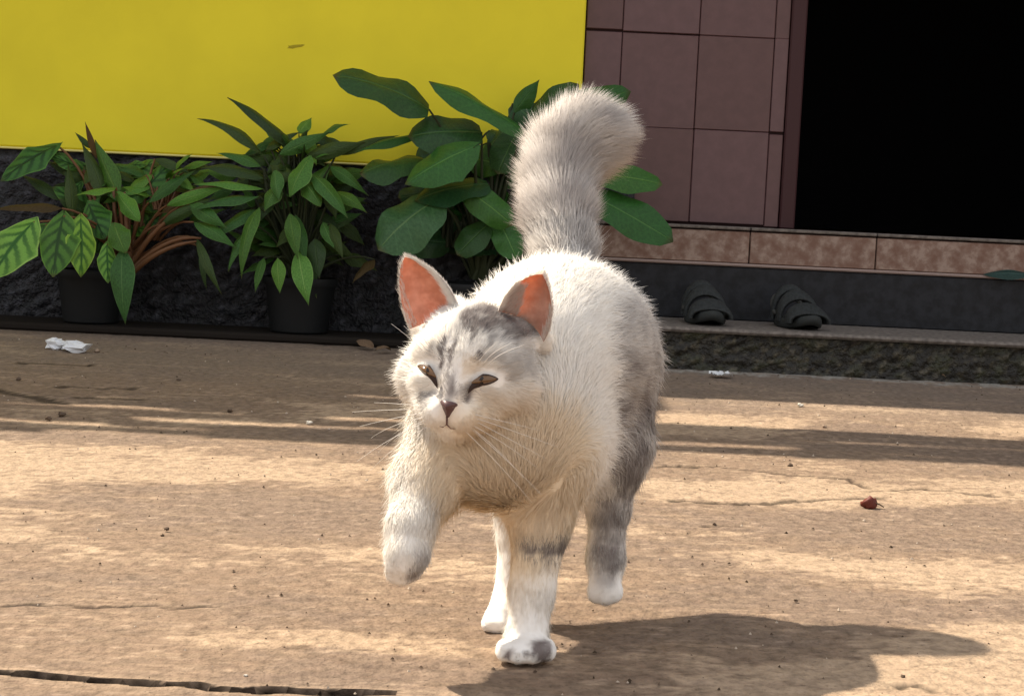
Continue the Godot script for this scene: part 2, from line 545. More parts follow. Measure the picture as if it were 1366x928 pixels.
# ------------------------------------------------------------------ plants
func leaf_tex(kind: int, dark: Color, light: Color, edge: Color) -> ImageTexture:
	var w := 96
	var hgt := 192
	var im := Image.create(w, hgt, false, Image.FORMAT_RGB8)
	for y in hgt:
		for x in w:
			var u := absf(x - w * 0.5) / (w * 0.5)
			var v := float(y) / hgt
			var c := dark
			var blotch := nb.get_noise_2d(x * 0.012, y * 0.012)
			var speck := nb.get_noise_2d(x * 0.06 + 40.0, y * 0.06)
			if kind == 0:      # dark veins, pale panels between
				var k := fposmod(v * 5.0 - u * 1.3 + 0.12 * blotch, 1.0)
				var vein := 1.0 - smoothstep(0.06, 0.36, absf(k - 0.5) * -1.0 + 0.5)
				vein = maxf(vein * (1.0 - u * 0.5), 1.0 - smoothstep(0.04, 0.16, u))
				c = light.lerp(dark, vein)
				c = c.lerp(edge, smoothstep(0.86, 0.97, u))
			elif kind == 1:    # plain long leaf, pale midrib
				c = dark.lerp(light, 0.5 + 0.9 * blotch)
				c = c.lerp(edge, (1.0 - smoothstep(0.03, 0.07, u)) * 0.6)
				c = c.lerp(edge, smoothstep(0.88, 0.98, u) * 0.5)
			else:              # broad glossy leaf with faint side veins
				var k2 := absf(fposmod(v * 5.0 - u * 0.9, 1.0) - 0.5)
				c = dark.lerp(light, 0.45 + 0.8 * blotch)
				c = c.lerp(light * 1.25, (1.0 - smoothstep(0.02, 0.07, k2)) * 0.5 * (1.0 - u * 0.6))
				c = c.lerp(edge, 1.0 - smoothstep(0.015, 0.045, u))
			c = c * (1.0 + 0.45 * speck)
			c = c.lerp(Color(0.09, 0.065, 0.025), smoothstep(0.90, 0.99, v) * 0.6 + smoothstep(0.42, 0.6, speck) * 0.35)
			im.set_pixel(x, y, c.linear_to_srgb())
	return ImageTexture.create_from_image(im)

func leaf_relief(kind: int) -> ImageTexture:
	var w := 96
	var hgt := 192
	var im := Image.create(w, hgt, false, Image.FORMAT_RGB8)
	for y in hgt:
		for x in w:
			var u := absf(x - w * 0.5) / (w * 0.5)
			var v := float(y) / hgt
			var n: float = [5.0, 9.0, 5.0][kind]
			var k: float = absf(fposmod(v * n - u * [1.3, 2.6, 0.9][kind], 1.0) - 0.5) * 2.0
			var hh: float = 0.55 + 0.25 * nb.get_noise_2d(x * 0.05, y * 0.05) + [0.3, 0.12, 0.22][kind] * (k - 0.5)
			hh -= 0.45 * (1.0 - smoothstep(0.0, 0.09, u))
			im.set_pixel(x, y, grey(clampf(hh, 0.0, 1.0)))
	return ImageTexture.create_from_image(im)

func shades(m: StandardMaterial3D) -> Array:
	var r := []
	for c in [Color(1, 1, 1), Color(0.80, 0.86, 0.78), Color(0.95, 0.90, 0.72), Color(0.62, 0.70, 0.66), Color(1.0, 0.92, 0.6)]:
		var d := m.duplicate() as StandardMaterial3D
		d.albedo_color = (c as Color).linear_to_srgb()
		r.append(d)
	return r

func leaf_mat(kind: int, dark: Color, light: Color, edge: Color, rough: float) -> StandardMaterial3D:
	var m := StandardMaterial3D.new()
	m.albedo_texture = leaf_tex(kind, dark, light, edge)
	m.heightmap_enabled = true
	m.heightmap_texture = leaf_relief(kind)
	m.heightmap_scale = 0.22
	m.roughness = rough
	m.metallic_specular = 0.36
	m.cull_mode = BaseMaterial3D.CULL_DISABLED
	m.backlight_enabled = true
	m.backlight = Color(0.35, 0.4, 0.15)
	return m

# base, tip, width, shape (0 lance, 1 heart, 2 oval), sag, fold, roll about its own axis
func leaf_mesh(b: Vector3, t: Vector3, w: float, shape: int, sag: float, fold: float, roll: float) -> ArrayMesh:
	var ax := t - b
	var len := ax.length()
	var d := ax / len
	var face := Vector3(0.0, 0.55, 0.85).normalized()
	var side := d.cross(face).normalized()
	side = side.rotated(d, roll)
	var nrm := side.cross(d).normalized()
	var P := PackedVector3Array()
	var U := PackedVector2Array()
	var rows := 12
	var ph := rng.randf() * 6.0
	for r in rows:
		var v := float(r) / (rows - 1)
		var wf := 0.0
		if shape == 0:
			wf = pow(sin(PI * pow(v, 0.72)), 1.15) * (1.0 if v < 0.8 else 1.0 - 0.5 * (v - 0.8))
		elif shape == 1:
			wf = (sqrt(maxf(0.0, 1.0 - pow((v - 0.36) / 0.36, 2.0))) * 0.55 + 0.45 * sin(PI * clampf(v / 0.72, 0, 1) * 0.5)) if v < 0.36 else pow(cos((v - 0.36) / 0.64 * PI * 0.5), 0.85)
		else:
			wf = pow(maxf(0.0, 1.0 - pow(absf(2.0 * v - 0.94) / 1.06, 2.2)), 0.55)
		wf = maxf(wf, 0.012)
		var c := b + ax * v + nrm * (sag * len * 4.0 * v * (1.0 - v))
		var back := d * (-0.10 * len * maxf(0.0, 0.25 - v) * 4.0 if shape == 1 else 0.0)
		for k in 7:
			var s := (k - 3) / 3.0
			var rip := sin(v * 11.0 + ph + s * 1.5) * 0.075 * w * absf(s) * wf + sin(v * 5.0 + ph * 2.0) * 0.03 * w * s
			P.append(c + side * (s * w * 0.5 * wf) + nrm * (-fold * w * 0.5 * wf * pow(absf(s), 1.3) + rip) + back * absf(s))
			U.append(Vector2(0.5 + s * 0.49, v))
	return grid_mesh(P, 7, rows, nrm, null, false, U)

func pot(called: String, label: String, at: Vector3, r: float, hgt: float) -> Node3D:
	var t := thing(called, label, "potted plant", at, "potted plants along the wall")
	var pr := [Vector2(0.001, 0.0), Vector2(r * 0.76, 0.0), Vector2(r * 0.78, 0.006), Vector2(r * 0.94, hgt - 0.022), Vector2(r, hgt - 0.021), Vector2(r * 1.01, hgt), Vector2(r * 0.95, hgt), Vector2(r * 0.92, hgt - 0.02), Vector2(r * 0.9, hgt - 0.03)]
	var p := part("pot", lathe(pr, 28, at), M.pot, t)
	part("soil", lathe([Vector2(r * 0.9, hgt - 0.026), Vector2(r * 0.5, hgt - 0.016), Vector2(0.001, hgt - 0.02)], 20, at), M.soil, p, false)
	return t

func leaves(t: Node3D, rows: Array, mats: Array, stem: Material, root: Vector3, sr: float) -> void:
	for q in rows:
		var b := Vector3(q[0], q[1], q[2])
		var tip := Vector3(q[3], q[4], q[5])
		var vm: Array = mats[int(q[7])]
		part("leaf", leaf_mesh(b, tip, q[6], int(q[8]), q[9] + rng.randf_range(-0.02, 0.04), q[10] + rng.randf_range(-0.1, 0.15), q[11] + rng.randf_range(-0.2, 0.2)), vm[rng.randi() % vm.size()], t)
		if q[12] > 0.0:
			var r := root + Vector3(rng.randf_range(-1, 1), 0, rng.randf_range(-1, 1)) * 0.02
			var mid := r.lerp(b, 0.55) + Vector3(0, 0.25 * r.distance_to(b), 0)
			part("stem", tube(bez(r, mid, b, 7), [sr * 1.5, sr * 1.4, sr * 1.2, sr, sr * 0.9, sr * 0.75, sr * 0.6]), stem, t)

# extra leaves low in the plant, behind the ones in front
func filler(t: Node3D, root: Vector3, n: int, spread: float, w: float, shape: int, mats: Array, stem: Material, sr: float) -> void:
	var rows := []
	for i in n:
		var a := rng.randf() * TAU
		var out := Vector3(cos(a), 0.0, sin(a) * 0.35 - 0.15)
		var b := root + out * spread * rng.randf_range(0.25, 0.7) + Vector3(0, spread * rng.randf_range(0.25, 1.0), 0)
		var d := (out + Vector3(0, rng.randf_range(-0.8, 0.5), 0.3)).normalized()
		var e := b + d * spread * rng.randf_range(0.45, 0.8)
		b.z = clampf(b.z, -4.06, -3.80)
		e.z = clampf(e.z, -4.07, -3.78)
		rows.append([b.x, b.y, b.z, e.x, e.y, e.z, w * rng.randf_range(0.7, 1.2), rng.randi() % mats.size(), shape, 0.07, 0.3, rng.randf_range(-0.4, 0.4), 1.0])
	leaves(t, rows, mats, stem, root, sr)

func plants() -> void:
	var veined := shades(leaf_mat(0, Color(0.017, 0.064, 0.013), Color(0.072, 0.208, 0.039), Color(0.131, 0.304, 0.055), 0.42))
	var veined_pale := shades(leaf_mat(0, Color(0.029, 0.120, 0.018), Color(0.189, 0.400, 0.061), Color(0.319, 0.544, 0.110), 0.42))
	var long_dark := shades(leaf_mat(1, Color(0.029, 0.058, 0.015), Color(0.051, 0.099, 0.024), Color(0.087, 0.144, 0.039), 0.4))
	var long_mid := shades(leaf_mat(1, Color(0.038, 0.115, 0.020), Color(0.072, 0.192, 0.039), Color(0.160, 0.304, 0.088), 0.4))
	var long_pale := shades(leaf_mat(1, Color(0.072, 0.200, 0.028), Color(0.131, 0.304, 0.050), Color(0.261, 0.432, 0.110), 0.42))
	var brown := shades(leaf_mat(1, Color(0.08, 0.045, 0.014), Color(0.12, 0.07, 0.022), Color(0.15, 0.09, 0.04), 0.6))
	var broad_dark := shades(leaf_mat(2, Color(0.020, 0.067, 0.024), Color(0.032, 0.099, 0.033), Color(0.058, 0.144, 0.050), 0.36))
	var broad_mid := shades(leaf_mat(2, Color(0.032, 0.115, 0.022), Color(0.049, 0.160, 0.031), Color(0.102, 0.240, 0.055), 0.36))
	var broad_grey := shades(leaf_mat(2, Color(0.038, 0.109, 0.046), Color(0.061, 0.157, 0.070), Color(0.116, 0.224, 0.099), 0.3))
	var stem_red := mat(Color(0.15, 0.070, 0.030), 0.5, 0.4)
	var stem_dark := mat(Color(0.03, 0.04, 0.016), 0.6, 0.4)
	# columns after the points: width, material, shape, sag, fold, roll, stem
	var t := pot("potted_plant", "potted plant with veined heart leaves and thick reddish stalks, at the far left", Vector3(-1.0735, 0.0006, -3.9850) * Vector3(1, 0, 1) + Vector3(0, 0.0202, 0), 0.088, 0.135)
	leaves(t, [
		[-1.166, 0.462, -3.980, -1.288, 0.365, -3.920, 0.080, 0, 1, 0.05, 0.25, 0.1, 1],
		[-1.179, 0.270, -3.840, -1.263, 0.127, -3.780, 0.113, 1, 1, 0.04, 0.2, 0.15, 1],
		[-1.107, 0.288, -3.840, -1.111, 0.141, -3.780, 0.106, 0, 1, 0.05, 0.25, -0.1, 1],
		[-1.067, 0.283, -3.850, -1.050, 0.143, -3.800, 0.077, 1, 1, 0.05, 0.3, -0.3, 1],
		[-1.004, 0.223, -3.860, -0.991, 0.130, -3.830, 0.050, 1, 1, 0.03, 0.2, -0.2, 1],
		[-0.963, 0.218, -3.850, -0.941, 0.031, -3.810, 0.061, 3, 0, 0.08, 0.3, 0.2, 1],
		[-0.987, 0.272, -3.860, -0.949, 0.205, -3.830, 0.062, 3, 1, 0.05, 0.3, 0.3, 1],
		[-1.113, 0.284, -3.940, -1.136, 0.418, -3.970, 0.032, 2, 0, 0.04, 0.3, 0.3, 1],
		[-1.034, 0.329, -3.950, -1.106, 0.472, -3.980, 0.041, 2, 0, 0.05, 0.3, 0.2, 1],
		[-0.998, 0.342, -3.940, -1.072, 0.481, -3.980, 0.049, 3, 0, 0.04, 0.4, -0.3, 1],
		[-1.067, 0.433, -3.980, -1.098, 0.525, -3.980, 0.017, 5, 0, 0.03, 0.2, 0.0, 0],
		[-1.081, 0.458, -3.980, -1.123, 0.497, -3.980, 0.015, 2, 0, 0.03, 0.2, 0.0, 0],
		[-0.996, 0.363, -3.900, -1.088, 0.337, -3.860, 0.041, 4, 0, 0.08, 0.5, 0.5, 1],
		[-0.992, 0.349, -3.900, -0.920, 0.283, -3.840, 0.045, 4, 1, 0.05, 0.5, 0.4, 1],
		[-1.128, 0.306, -3.900, -1.289, 0.294, -3.860, 0.035, 5, 0, 0.06, 0.4, 0.4, 1],
		[-1.145, 0.324, -3.970, -1.265, 0.386, -4.000, 0.030, 2, 0, 0.05, 0.3, 0.0, 1],
		[-1.067, 0.320, -3.920, -1.014, 0.234, -3.880, 0.082, 0, 1, 0.06, 0.3, 0.1, 1],
		[-1.192, 0.261, -3.980, -1.267, 0.201, -3.980, 0.057, 0, 1, 0.06, 0.3, 0.1, 1],
		[-1.087, 0.380, -4.000, -1.207, 0.422, -4.020, 0.038, 2, 0, 0.06, 0.3, 0.1, 1],
		[-0.988, 0.399, -4.000, -0.914, 0.434, -4.020, 0.057, 0, 1, 0.06, 0.3, 0.1, 1],
		[-0.951, 0.344, -3.960, -0.873, 0.438, -3.990, 0.060, 0, 1, 0.06, 0.3, 0.1, 1],
		[-0.914, 0.330, -3.900, -0.804, 0.417, -3.930, 0.030, 3, 0, 0.06, 0.3, 0.1, 1],
		[-0.883, 0.306, -3.900, -0.727, 0.395, -3.900, 0.037, 5, 0, 0.07, 0.4, 0.2, 1],
		[-0.865, 0.325, -3.880, -0.708, 0.380, -3.860, 0.030, 4, 0, 0.08, 0.4, 0.3, 1],
		[-0.878, 0.277, -3.880, -0.740, 0.353, -3.860, 0.030, 2, 0, 0.08, 0.4, 0.3, 1],
		[-0.805, 0.332, -3.860, -0.703, 0.278, -3.820, 0.040, 3, 0, 0.08, 0.4, 0.2, 1],
		[-0.793, 0.288, -3.860, -0.678, 0.229, -3.820, 0.037, 3, 0, 0.1, 0.4, 0.2, 1],
		[-0.784, 0.248, -3.860, -0.710, 0.114, -3.820, 0.024, 2, 0, 0.14, 0.4, 0.2, 1],
		[-0.773, 0.227, -3.880, -0.755, 0.121, -3.860, 0.018, 2, 0, 0.14, 0.4, 0.2, 1],
		[-0.920, 0.440, -3.980, -0.819, 0.406, -3.950, 0.023, 2, 0, 0.1, 0.3, 0.2, 1],
	], [veined, veined_pale, long_dark, long_mid, long_pale, brown], stem_red, Vector3(-0.9751, 0.1734, -3.9700), 0.0040)
	filler(t, Vector3(-1.0247, 0.1834, -4.0000), 22, 0.15, 0.05, 1, [veined, long_dark, veined], stem_red, 0.0035)
	filler(t, Vector3(-1.0660, 0.3144, -4.0000), 20, 0.11, 0.034, 1, [veined, long_mid, long_dark], stem_red, 0.003)
	filler(t, Vector3(-0.8975, 0.3128, -3.9700), 22, 0.12, 0.028, 0, [long_mid, long_dark, long_pale], stem_red, 0.0025)
	filler(t, Vector3(-0.9307, 0.2354, -4.0000), 18, 0.15, 0.032, 0, [long_dark, long_mid], stem_red, 0.003)
	for q in [[Vector3(-0.9791, 0.1780, -3.9400), Vector3(-1.0130, 0.2887, -3.9300), Vector3(-1.0130, 0.3821, -3.9500)], [Vector3(-0.9616, 0.1791, -3.9300), Vector3(-0.9765, 0.2719, -3.9200), Vector3(-0.9811, 0.3535, -3.9300)], [Vector3(-0.9553, 0.1760, -3.9200), Vector3(-0.8946, 0.2761, -3.8800), Vector3(-0.8288, 0.3086, -3.8700)], [Vector3(-0.9489, 0.1655, -3.9100), Vector3(-0.8528, 0.2599, -3.8600), Vector3(-0.7735, 0.2490, -3.8600)], [Vector3(-0.9462, 0.1585, -3.9000), Vector3(-0.8681, 0.2301, -3.8500), Vector3(-0.7843, 0.2412, -3.8600)], [Vector3(-1.0003, 0.1766, -3.9500), Vector3(-1.0301, 0.2692, -3.9400), Vector3(-1.0759, 0.2951, -3.9000)]]:
		part("stalk", tube(bez(q[0], q[1], q[2], 8), [0.0075, 0.007, 0.0068, 0.006, 0.0055, 0.005, 0.004, 0.003]), stem_red, t)
	t = pot("potted_plant", "potted plant with many drooping narrow leaves, the middle pot", Vector3(-0.5430, -0.0088, -3.9850) * Vector3(1, 0, 1) + Vector3(0, 0.0202, 0), 0.094, 0.140)
	leaves(t, [
		[-0.642, 0.459, -3.960, -0.807, 0.543, -3.930, 0.038, 0, 0, 0.16, 0.5, 0.3, 1],
		[-0.569, 0.482, -3.970, -0.739, 0.600, -3.960, 0.040, 0, 0, 0.10, 0.6, 0.2, 1],
		[-0.516, 0.455, -3.860, -0.555, 0.358, -3.820, 0.061, 2, 1, 0.05, 0.3, 0.1, 1],
		[-0.529, 0.403, -3.860, -0.478, 0.340, -3.820, 0.048, 1, 1, 0.05, 0.3, -0.1, 1],
		[-0.508, 0.419, -3.860, -0.409, 0.314, -3.800, 0.044, 1, 0, 0.08, 0.3, -0.1, 1],
		[-0.454, 0.378, -3.880, -0.367, 0.330, -3.840, 0.033, 1, 0, 0.12, 0.3, 0.0, 1],
		[-0.600, 0.464, -3.930, -0.477, 0.526, -3.950, 0.037, 1, 0, 0.06, 0.4, 0.3, 1],
		[-0.535, 0.464, -3.940, -0.386, 0.504, -3.930, 0.041, 0, 0, 0.06, 0.4, 0.3, 1],
		[-0.472, 0.440, -3.920, -0.369, 0.371, -3.880, 0.030, 1, 0, 0.14, 0.4, 0.2, 1],
		[-0.633, 0.332, -3.860, -0.661, 0.158, -3.800, 0.040, 1, 0, 0.16, 0.4, 0.4, 1],
		[-0.649, 0.288, -3.880, -0.701, 0.172, -3.840, 0.037, 1, 0, 0.14, 0.4, 0.2, 1],
		[-0.559, 0.321, -3.860, -0.529, 0.210, -3.820, 0.040, 1, 0, 0.04, 0.3, 0.2, 1],
		[-0.546, 0.318, -3.870, -0.512, 0.203, -3.840, 0.037, 1, 0, 0.04, 0.3, -0.3, 1],
		[-0.533, 0.231, -3.850, -0.496, 0.100, -3.800, 0.053, 2, 0, 0.05, 0.3, 0.1, 1],
		[-0.496, 0.262, -3.870, -0.478, 0.165, -3.840, 0.048, 0, 0, 0.05, 0.3, 0.1, 1],
		[-0.582, 0.211, -3.840, -0.570, 0.125, -3.820, 0.035, 2, 0, 0.04, 0.3, 0.1, 1],
		[-0.618, 0.209, -3.860, -0.632, 0.125, -3.830, 0.024, 1, 0, 0.10, 0.3, 0.1, 1],
		[-0.631, 0.403, -3.900, -0.794, 0.420, -3.880, 0.045, 0, 0, 0.06, 0.4, 0.4, 1],
		[-0.630, 0.377, -3.880, -0.792, 0.379, -3.840, 0.037, 2, 0, 0.06, 0.5, 0.5, 1],
		[-0.635, 0.358, -3.870, -0.802, 0.314, -3.830, 0.037, 1, 0, 0.08, 0.4, 0.3, 1],
		[-0.647, 0.325, -3.880, -0.744, 0.251, -3.840, 0.041, 1, 0, 0.08, 0.4, 0.2, 1],
		[-0.642, 0.432, -3.920, -0.755, 0.460, -3.920, 0.030, 1, 0, 0.07, 0.4, 0.2, 1],
		[-0.590, 0.390, -3.880, -0.620, 0.322, -3.850, 0.044, 1, 0, 0.06, 0.4, 0.2, 1],
		[-0.607, 0.360, -3.900, -0.658, 0.276, -3.870, 0.041, 0, 0, 0.08, 0.4, 0.2, 1],
		[-0.461, 0.300, -3.870, -0.421, 0.215, -3.840, 0.029, 0, 0, 0.06, 0.4, 0.2, 1],
		[-0.480, 0.303, -3.880, -0.445, 0.239, -3.850, 0.033, 1, 0, 0.06, 0.4, 0.2, 1],
		[-0.475, 0.395, -3.900, -0.446, 0.312, -3.870, 0.041, 0, 0, 0.06, 0.4, 0.2, 1],
		[-0.602, 0.426, -3.880, -0.583, 0.349, -3.840, 0.037, 1, 0, 0.06, 0.5, 0.2, 1],
		[-0.571, 0.402, -3.920, -0.623, 0.437, -3.940, 0.045, 0, 0, 0.06, 0.3, 0.0, 1],
		[-0.528, 0.375, -3.940, -0.466, 0.456, -3.960, 0.041, 1, 0, 0.06, 0.3, 0.0, 1],
		[-0.545, 0.292, -3.900, -0.589, 0.236, -3.860, 0.037, 0, 0, 0.06, 0.3, 0.0, 1],
		[-0.350, 0.216, -3.900, -0.400, 0.156, -3.870, 0.037, 3, 0, 0.08, 0.4, 0.3, 1],
		[-0.630, 0.483, -3.970, -0.559, 0.524, -3.990, 0.023, 0, 0, 0.06, 0.3, 0.0, 1],
		[-0.461, 0.471, -3.950, -0.301, 0.526, -3.930, 0.028, 0, 0, 0.07, 0.4, 0.3, 1],
	], [long_dark, long_mid, long_pale, brown], stem_dark, Vector3(-0.5467, 0.1558, -3.9700), 0.0034)
	filler(t, Vector3(-0.5695, 0.4037, -3.9900), 30, 0.12, 0.030, 0, [long_mid, long_dark, long_pale], stem_dark, 0.0025)
	filler(t, Vector3(-0.6409, 0.3061, -3.9600), 16, 0.11, 0.030, 0, [long_mid, long_dark], stem_dark, 0.0025)
	filler(t, Vector3(-0.5518, 0.2912, -4.0000), 30, 0.14, 0.036, 0, [long_dark, long_mid, long_dark], stem_dark, 0.003)
	filler(t, Vector3(-0.5494, 0.1548, -3.9900), 30, 0.16, 0.036, 0, [long_dark, long_mid, long_dark], stem_dark, 0.003)
	for q in [[Vector3(-0.5589, 0.1396, -3.9800), Vector3(-0.5860, 0.3086, -3.9700), Vector3(-0.5802, 0.4682, -3.9700)], [Vector3(-0.5361, 0.1406, -3.9800), Vector3(-0.5251, 0.2927, -3.9700), Vector3(-0.5334, 0.4570, -3.9600)], [Vector3(-0.5434, 0.1417, -3.9500), Vector3(-0.6168, 0.2887, -3.9300), Vector3(-0.6396, 0.4275, -3.9500)]]:
		part("stalk", tube(bez(q[0], q[1], q[2], 8), [0.008, 0.008, 0.0075, 0.007, 0.006, 0.006, 0.005, 0.004]), stem_dark, t)
	t = pot("potted_plant", "potted plant with large smooth oval leaves, partly hidden behind the cat", Vector3(-0.1159, -0.0081, -3.9900) * Vector3(1, 0, 1) + Vector3(0, 0.0202, 0), 0.098, 0.145)
	leaves(t, [
		[-0.229, 0.588, -3.860, -0.460, 0.655, -3.800, 0.118, 0, 2, 0.05, 0.15, 0.25, 1],
		[0.006, 0.545, -3.880, -0.231, 0.654, -3.840, 0.074, 1, 2, 0.06, 0.5, 0.25, 1],
		[-0.100, 0.541, -3.900, -0.278, 0.520, -3.860, 0.111, 0, 2, 0.06, 0.2, 0.1, 1],
		[-0.115, 0.501, -3.820, -0.274, 0.403, -3.780, 0.127, 1, 1, 0.06, 0.35, 0.1, 1],
		[-0.236, 0.468, -3.880, -0.389, 0.424, -3.840, 0.107, 0, 2, 0.06, 0.25, 0.2, 1],
		[-0.197, 0.371, -3.840, -0.334, 0.242, -3.800, 0.143, 2, 2, 0.06, 0.2, 0.1, 1],
		[-0.076, 0.414, -3.880, -0.255, 0.365, -3.840, 0.100, 0, 2, 0.06, 0.3, 0.2, 1],
		[-0.130, 0.400, -3.860, -0.012, 0.318, -3.840, 0.081, 1, 2, 0.06, 0.3, 0.0, 1],
		[-0.012, 0.548, -3.950, -0.056, 0.441, -3.920, 0.087, 0, 2, 0.05, 0.2, 0.0, 1],
		[0.007, 0.542, -3.970, -0.103, 0.478, -3.980, 0.076, 0, 2, 0.05, 0.2, 0.0, 1],
		[-0.022, 0.596, -3.960, 0.037, 0.680, -3.950, 0.049, 1, 0, 0.05, 0.4, 0.0, 1],
		[0.013, 0.575, -3.950, 0.134, 0.671, -3.930, 0.087, 0, 2, 0.05, 0.2, 0.0, 1],
		[0.078, 0.599, -3.930, 0.262, 0.657, -3.900, 0.075, 1, 2, 0.05, 0.3, 0.2, 1],
		[-0.027, 0.619, -3.970, 0.051, 0.558, -3.950, 0.076, 0, 2, 0.05, 0.2, 0.0, 1],
		[0.179, 0.444, -3.860, 0.345, 0.432, -3.820, 0.077, 1, 2, 0.06, 0.3, 0.1, 1],
		[0.181, 0.396, -3.840, 0.374, 0.297, -3.780, 0.099, 1, 2, 0.05, 0.2, 0.0, 1],
		[0.049, 0.431, -3.900, 0.199, 0.346, -3.860, 0.093, 0, 2, 0.05, 0.2, 0.0, 1],
		[-0.252, 0.528, -3.920, -0.415, 0.475, -3.900, 0.037, 1, 0, 0.05, 0.5, 0.2, 1],
		[-0.075, 0.315, -3.880, -0.145, 0.238, -3.860, 0.074, 0, 2, 0.05, 0.2, 0.0, 1],
		[-0.050, 0.334, -3.880, 0.003, 0.234, -3.860, 0.074, 1, 2, 0.05, 0.2, 0.0, 1],
		[-0.175, 0.429, -3.950, -0.245, 0.306, -3.950, 0.075, 0, 2, 0.05, 0.2, 0.0, 1],
	], [broad_dark, broad_mid, broad_grey], stem_dark, Vector3(-0.0894, 0.1773, -3.9700), 0.0042)
	filler(t, Vector3(-0.0901, 0.1760, -4.0000), 9, 0.18, 0.10, 2, [broad_dark], stem_dark, 0.004)
	filler(t, Vector3(-0.1589, 0.4235, -4.0200), 10, 0.15, 0.085, 2, [broad_dark, broad_mid], stem_dark, 0.0035)
	filler(t, Vector3(-0.1705, 0.2517, -4.0200), 9, 0.17, 0.10, 2, [broad_dark, broad_mid], stem_dark, 0.004)
	for q in [[Vector3(-0.0889, 0.1617, -3.9800), Vector3(-0.0512, 0.3338, -3.9700), Vector3(-0.0821, 0.5191, -3.9600)], [Vector3(-0.0700, 0.1626, -3.9800), Vector3(-0.0014, 0.3175, -3.9500), Vector3(0.1226, 0.4344, -3.9000)]]:
		part("stalk", tube(bez(q[0], q[1], q[2], 8), [0.009, 0.0085, 0.008, 0.008, 0.007, 0.006, 0.006, 0.005]), stem_dark, t)

# ------------------------------------------------------------------ sandals on the step
func strap_mesh(z0: float, z1: float, h0: float, h1: float, half: float) -> ArrayMesh:
	var P := PackedVector3Array()
	var n := 17
	for e in [[0.0, 0.0], [0.06, 0.004], [0.5, 0.0055], [0.94, 0.004], [1.0, 0.0], [1.0, -0.005], [0.0, -0.005], [0.0, 0.0]]:
		for i in n:
			var a := PI * i / (n - 1)
			var hh: float = lerpf(h0, h1, e[0]) + e[1]
			P.append(Vector3(cos(a) * (half + e[1] - 0.003 * e[0]), 0.004 + pow(sin(a), 0.75) * hh, lerpf(z0, z1, e[0])))
	return grid_mesh(P, n, 8, Vector3(0, 0.4, 1.0))

func sandals() -> void:
	var rub := mat(Color(0.032, 0.036, 0.035), 0.7, 0.35)
	var top := mat(Color(0.045, 0.050, 0.050), 0.75, 0.3)
	top.albedo_texture = ntex(91, 0.05, 256, grey(0.5), grey(1.0), null, 0.25, 0.75, 4)
	world_map(top, Vector3(9, 9, 9))
	var edge := mat(Color(0.06, 0.06, 0.055), 0.75, 0.3)
	for k in 2:
		var at: Vector3 = [Vector3(0.4663, 0.1094, -3.8500), Vector3(0.6927, 0.1054, -3.8500)][k]
		at.y = 0.1008
		var t := thing("sandal", ["dark grey strapped sandal on the mossy step, the one nearer the cat", "dark grey strapped sandal on the mossy step, the one farther from the cat"][k], "sandal", at, "pair of sandals on the step")
		t.rotation.y = [0.06, 0.16][k]
		var P := PackedVector3Array()
		for lay in [[0.0, 0.86], [0.003, 0.97], [0.012, 1.0], [0.020, 0.98], [0.024, 0.93], [0.0235, 0.6], [0.023, 0.02]]:
			for i in 32:
				var a := TAU * i / 32.0
				var zz := cos(a) * 0.128
				var w := 0.043 + 0.007 * cos(a) - 0.005 * sin(a * 2.0 + 1.5)
				P.append(Vector3(sin(a) * w * lay[1], lay[0] + 0.016 * pow(maxf(0.0, cos(a)), 3.0) * lay[1], zz * (0.98 * lay[1] + 0.02)))
		var so := MeshInstance3D.new()
		so.name = "sole"
		so.mesh = grid_mesh(P, 32, 7, Vector3(0, 0.012, 0), null, true)
		so.material_override = rub
		t.add_child(so)
		for q in [["toe_strap", 0.100, 0.058, 0.025, 0.046, 0.050, top], ["instep_strap", 0.024, -0.010, 0.056, 0.074, 0.049, top], ["ankle_strap", -0.040, -0.062, 0.074, 0.084, 0.046, top]]:
			var s := MeshInstance3D.new()
			s.name = q[0]
			s.mesh = strap_mesh(q[1], q[2], q[3], q[4], q[5])
			s.material_override = q[6]
			s.position.y = 0.012
			t.add_child(s, true)
		var pts := []
		var rad := []
		for i in 13:
			var a := PI * i / 12.0
			pts.append(Vector3(cos(a) * 0.045, 0.03 + 0.045 * sin(a), -0.03 - 0.09 * sin(a)))
			rad.append(0.005)
		var hs := MeshInstance3D.new()
		hs.name = "heel_strap"
		hs.mesh = tube(pts, rad, 8)
		hs.material_override = edge
		t.add_child(hs)

# ------------------------------------------------------------------ small things on the ground
func lump(at: Vector3, size: Vector3, sd: int, sharp := 0.35) -> ArrayMesh:
	var P := PackedVector3Array()
	var nn := FastNoiseLite.new()
	nn.seed = sd; nn.frequency = 1.1
	for r in 7:
		var ph := PI * r / 6.0
		for s in 10:
			var th := TAU * s / 10.0
			var d := Vector3(sin(ph) * cos(th), cos(ph), sin(ph) * sin(th))
			var q := d * (1.0 + sharp * nn.get_noise_3d(d.x, d.y, d.z) * 2.0)
			P.append(at + Vector3(0, size.y * 0.8, 0) + q * size)
	return grid_mesh(P, 10, 7, at + Vector3(0, size.y * 0.8, 0), null, true)

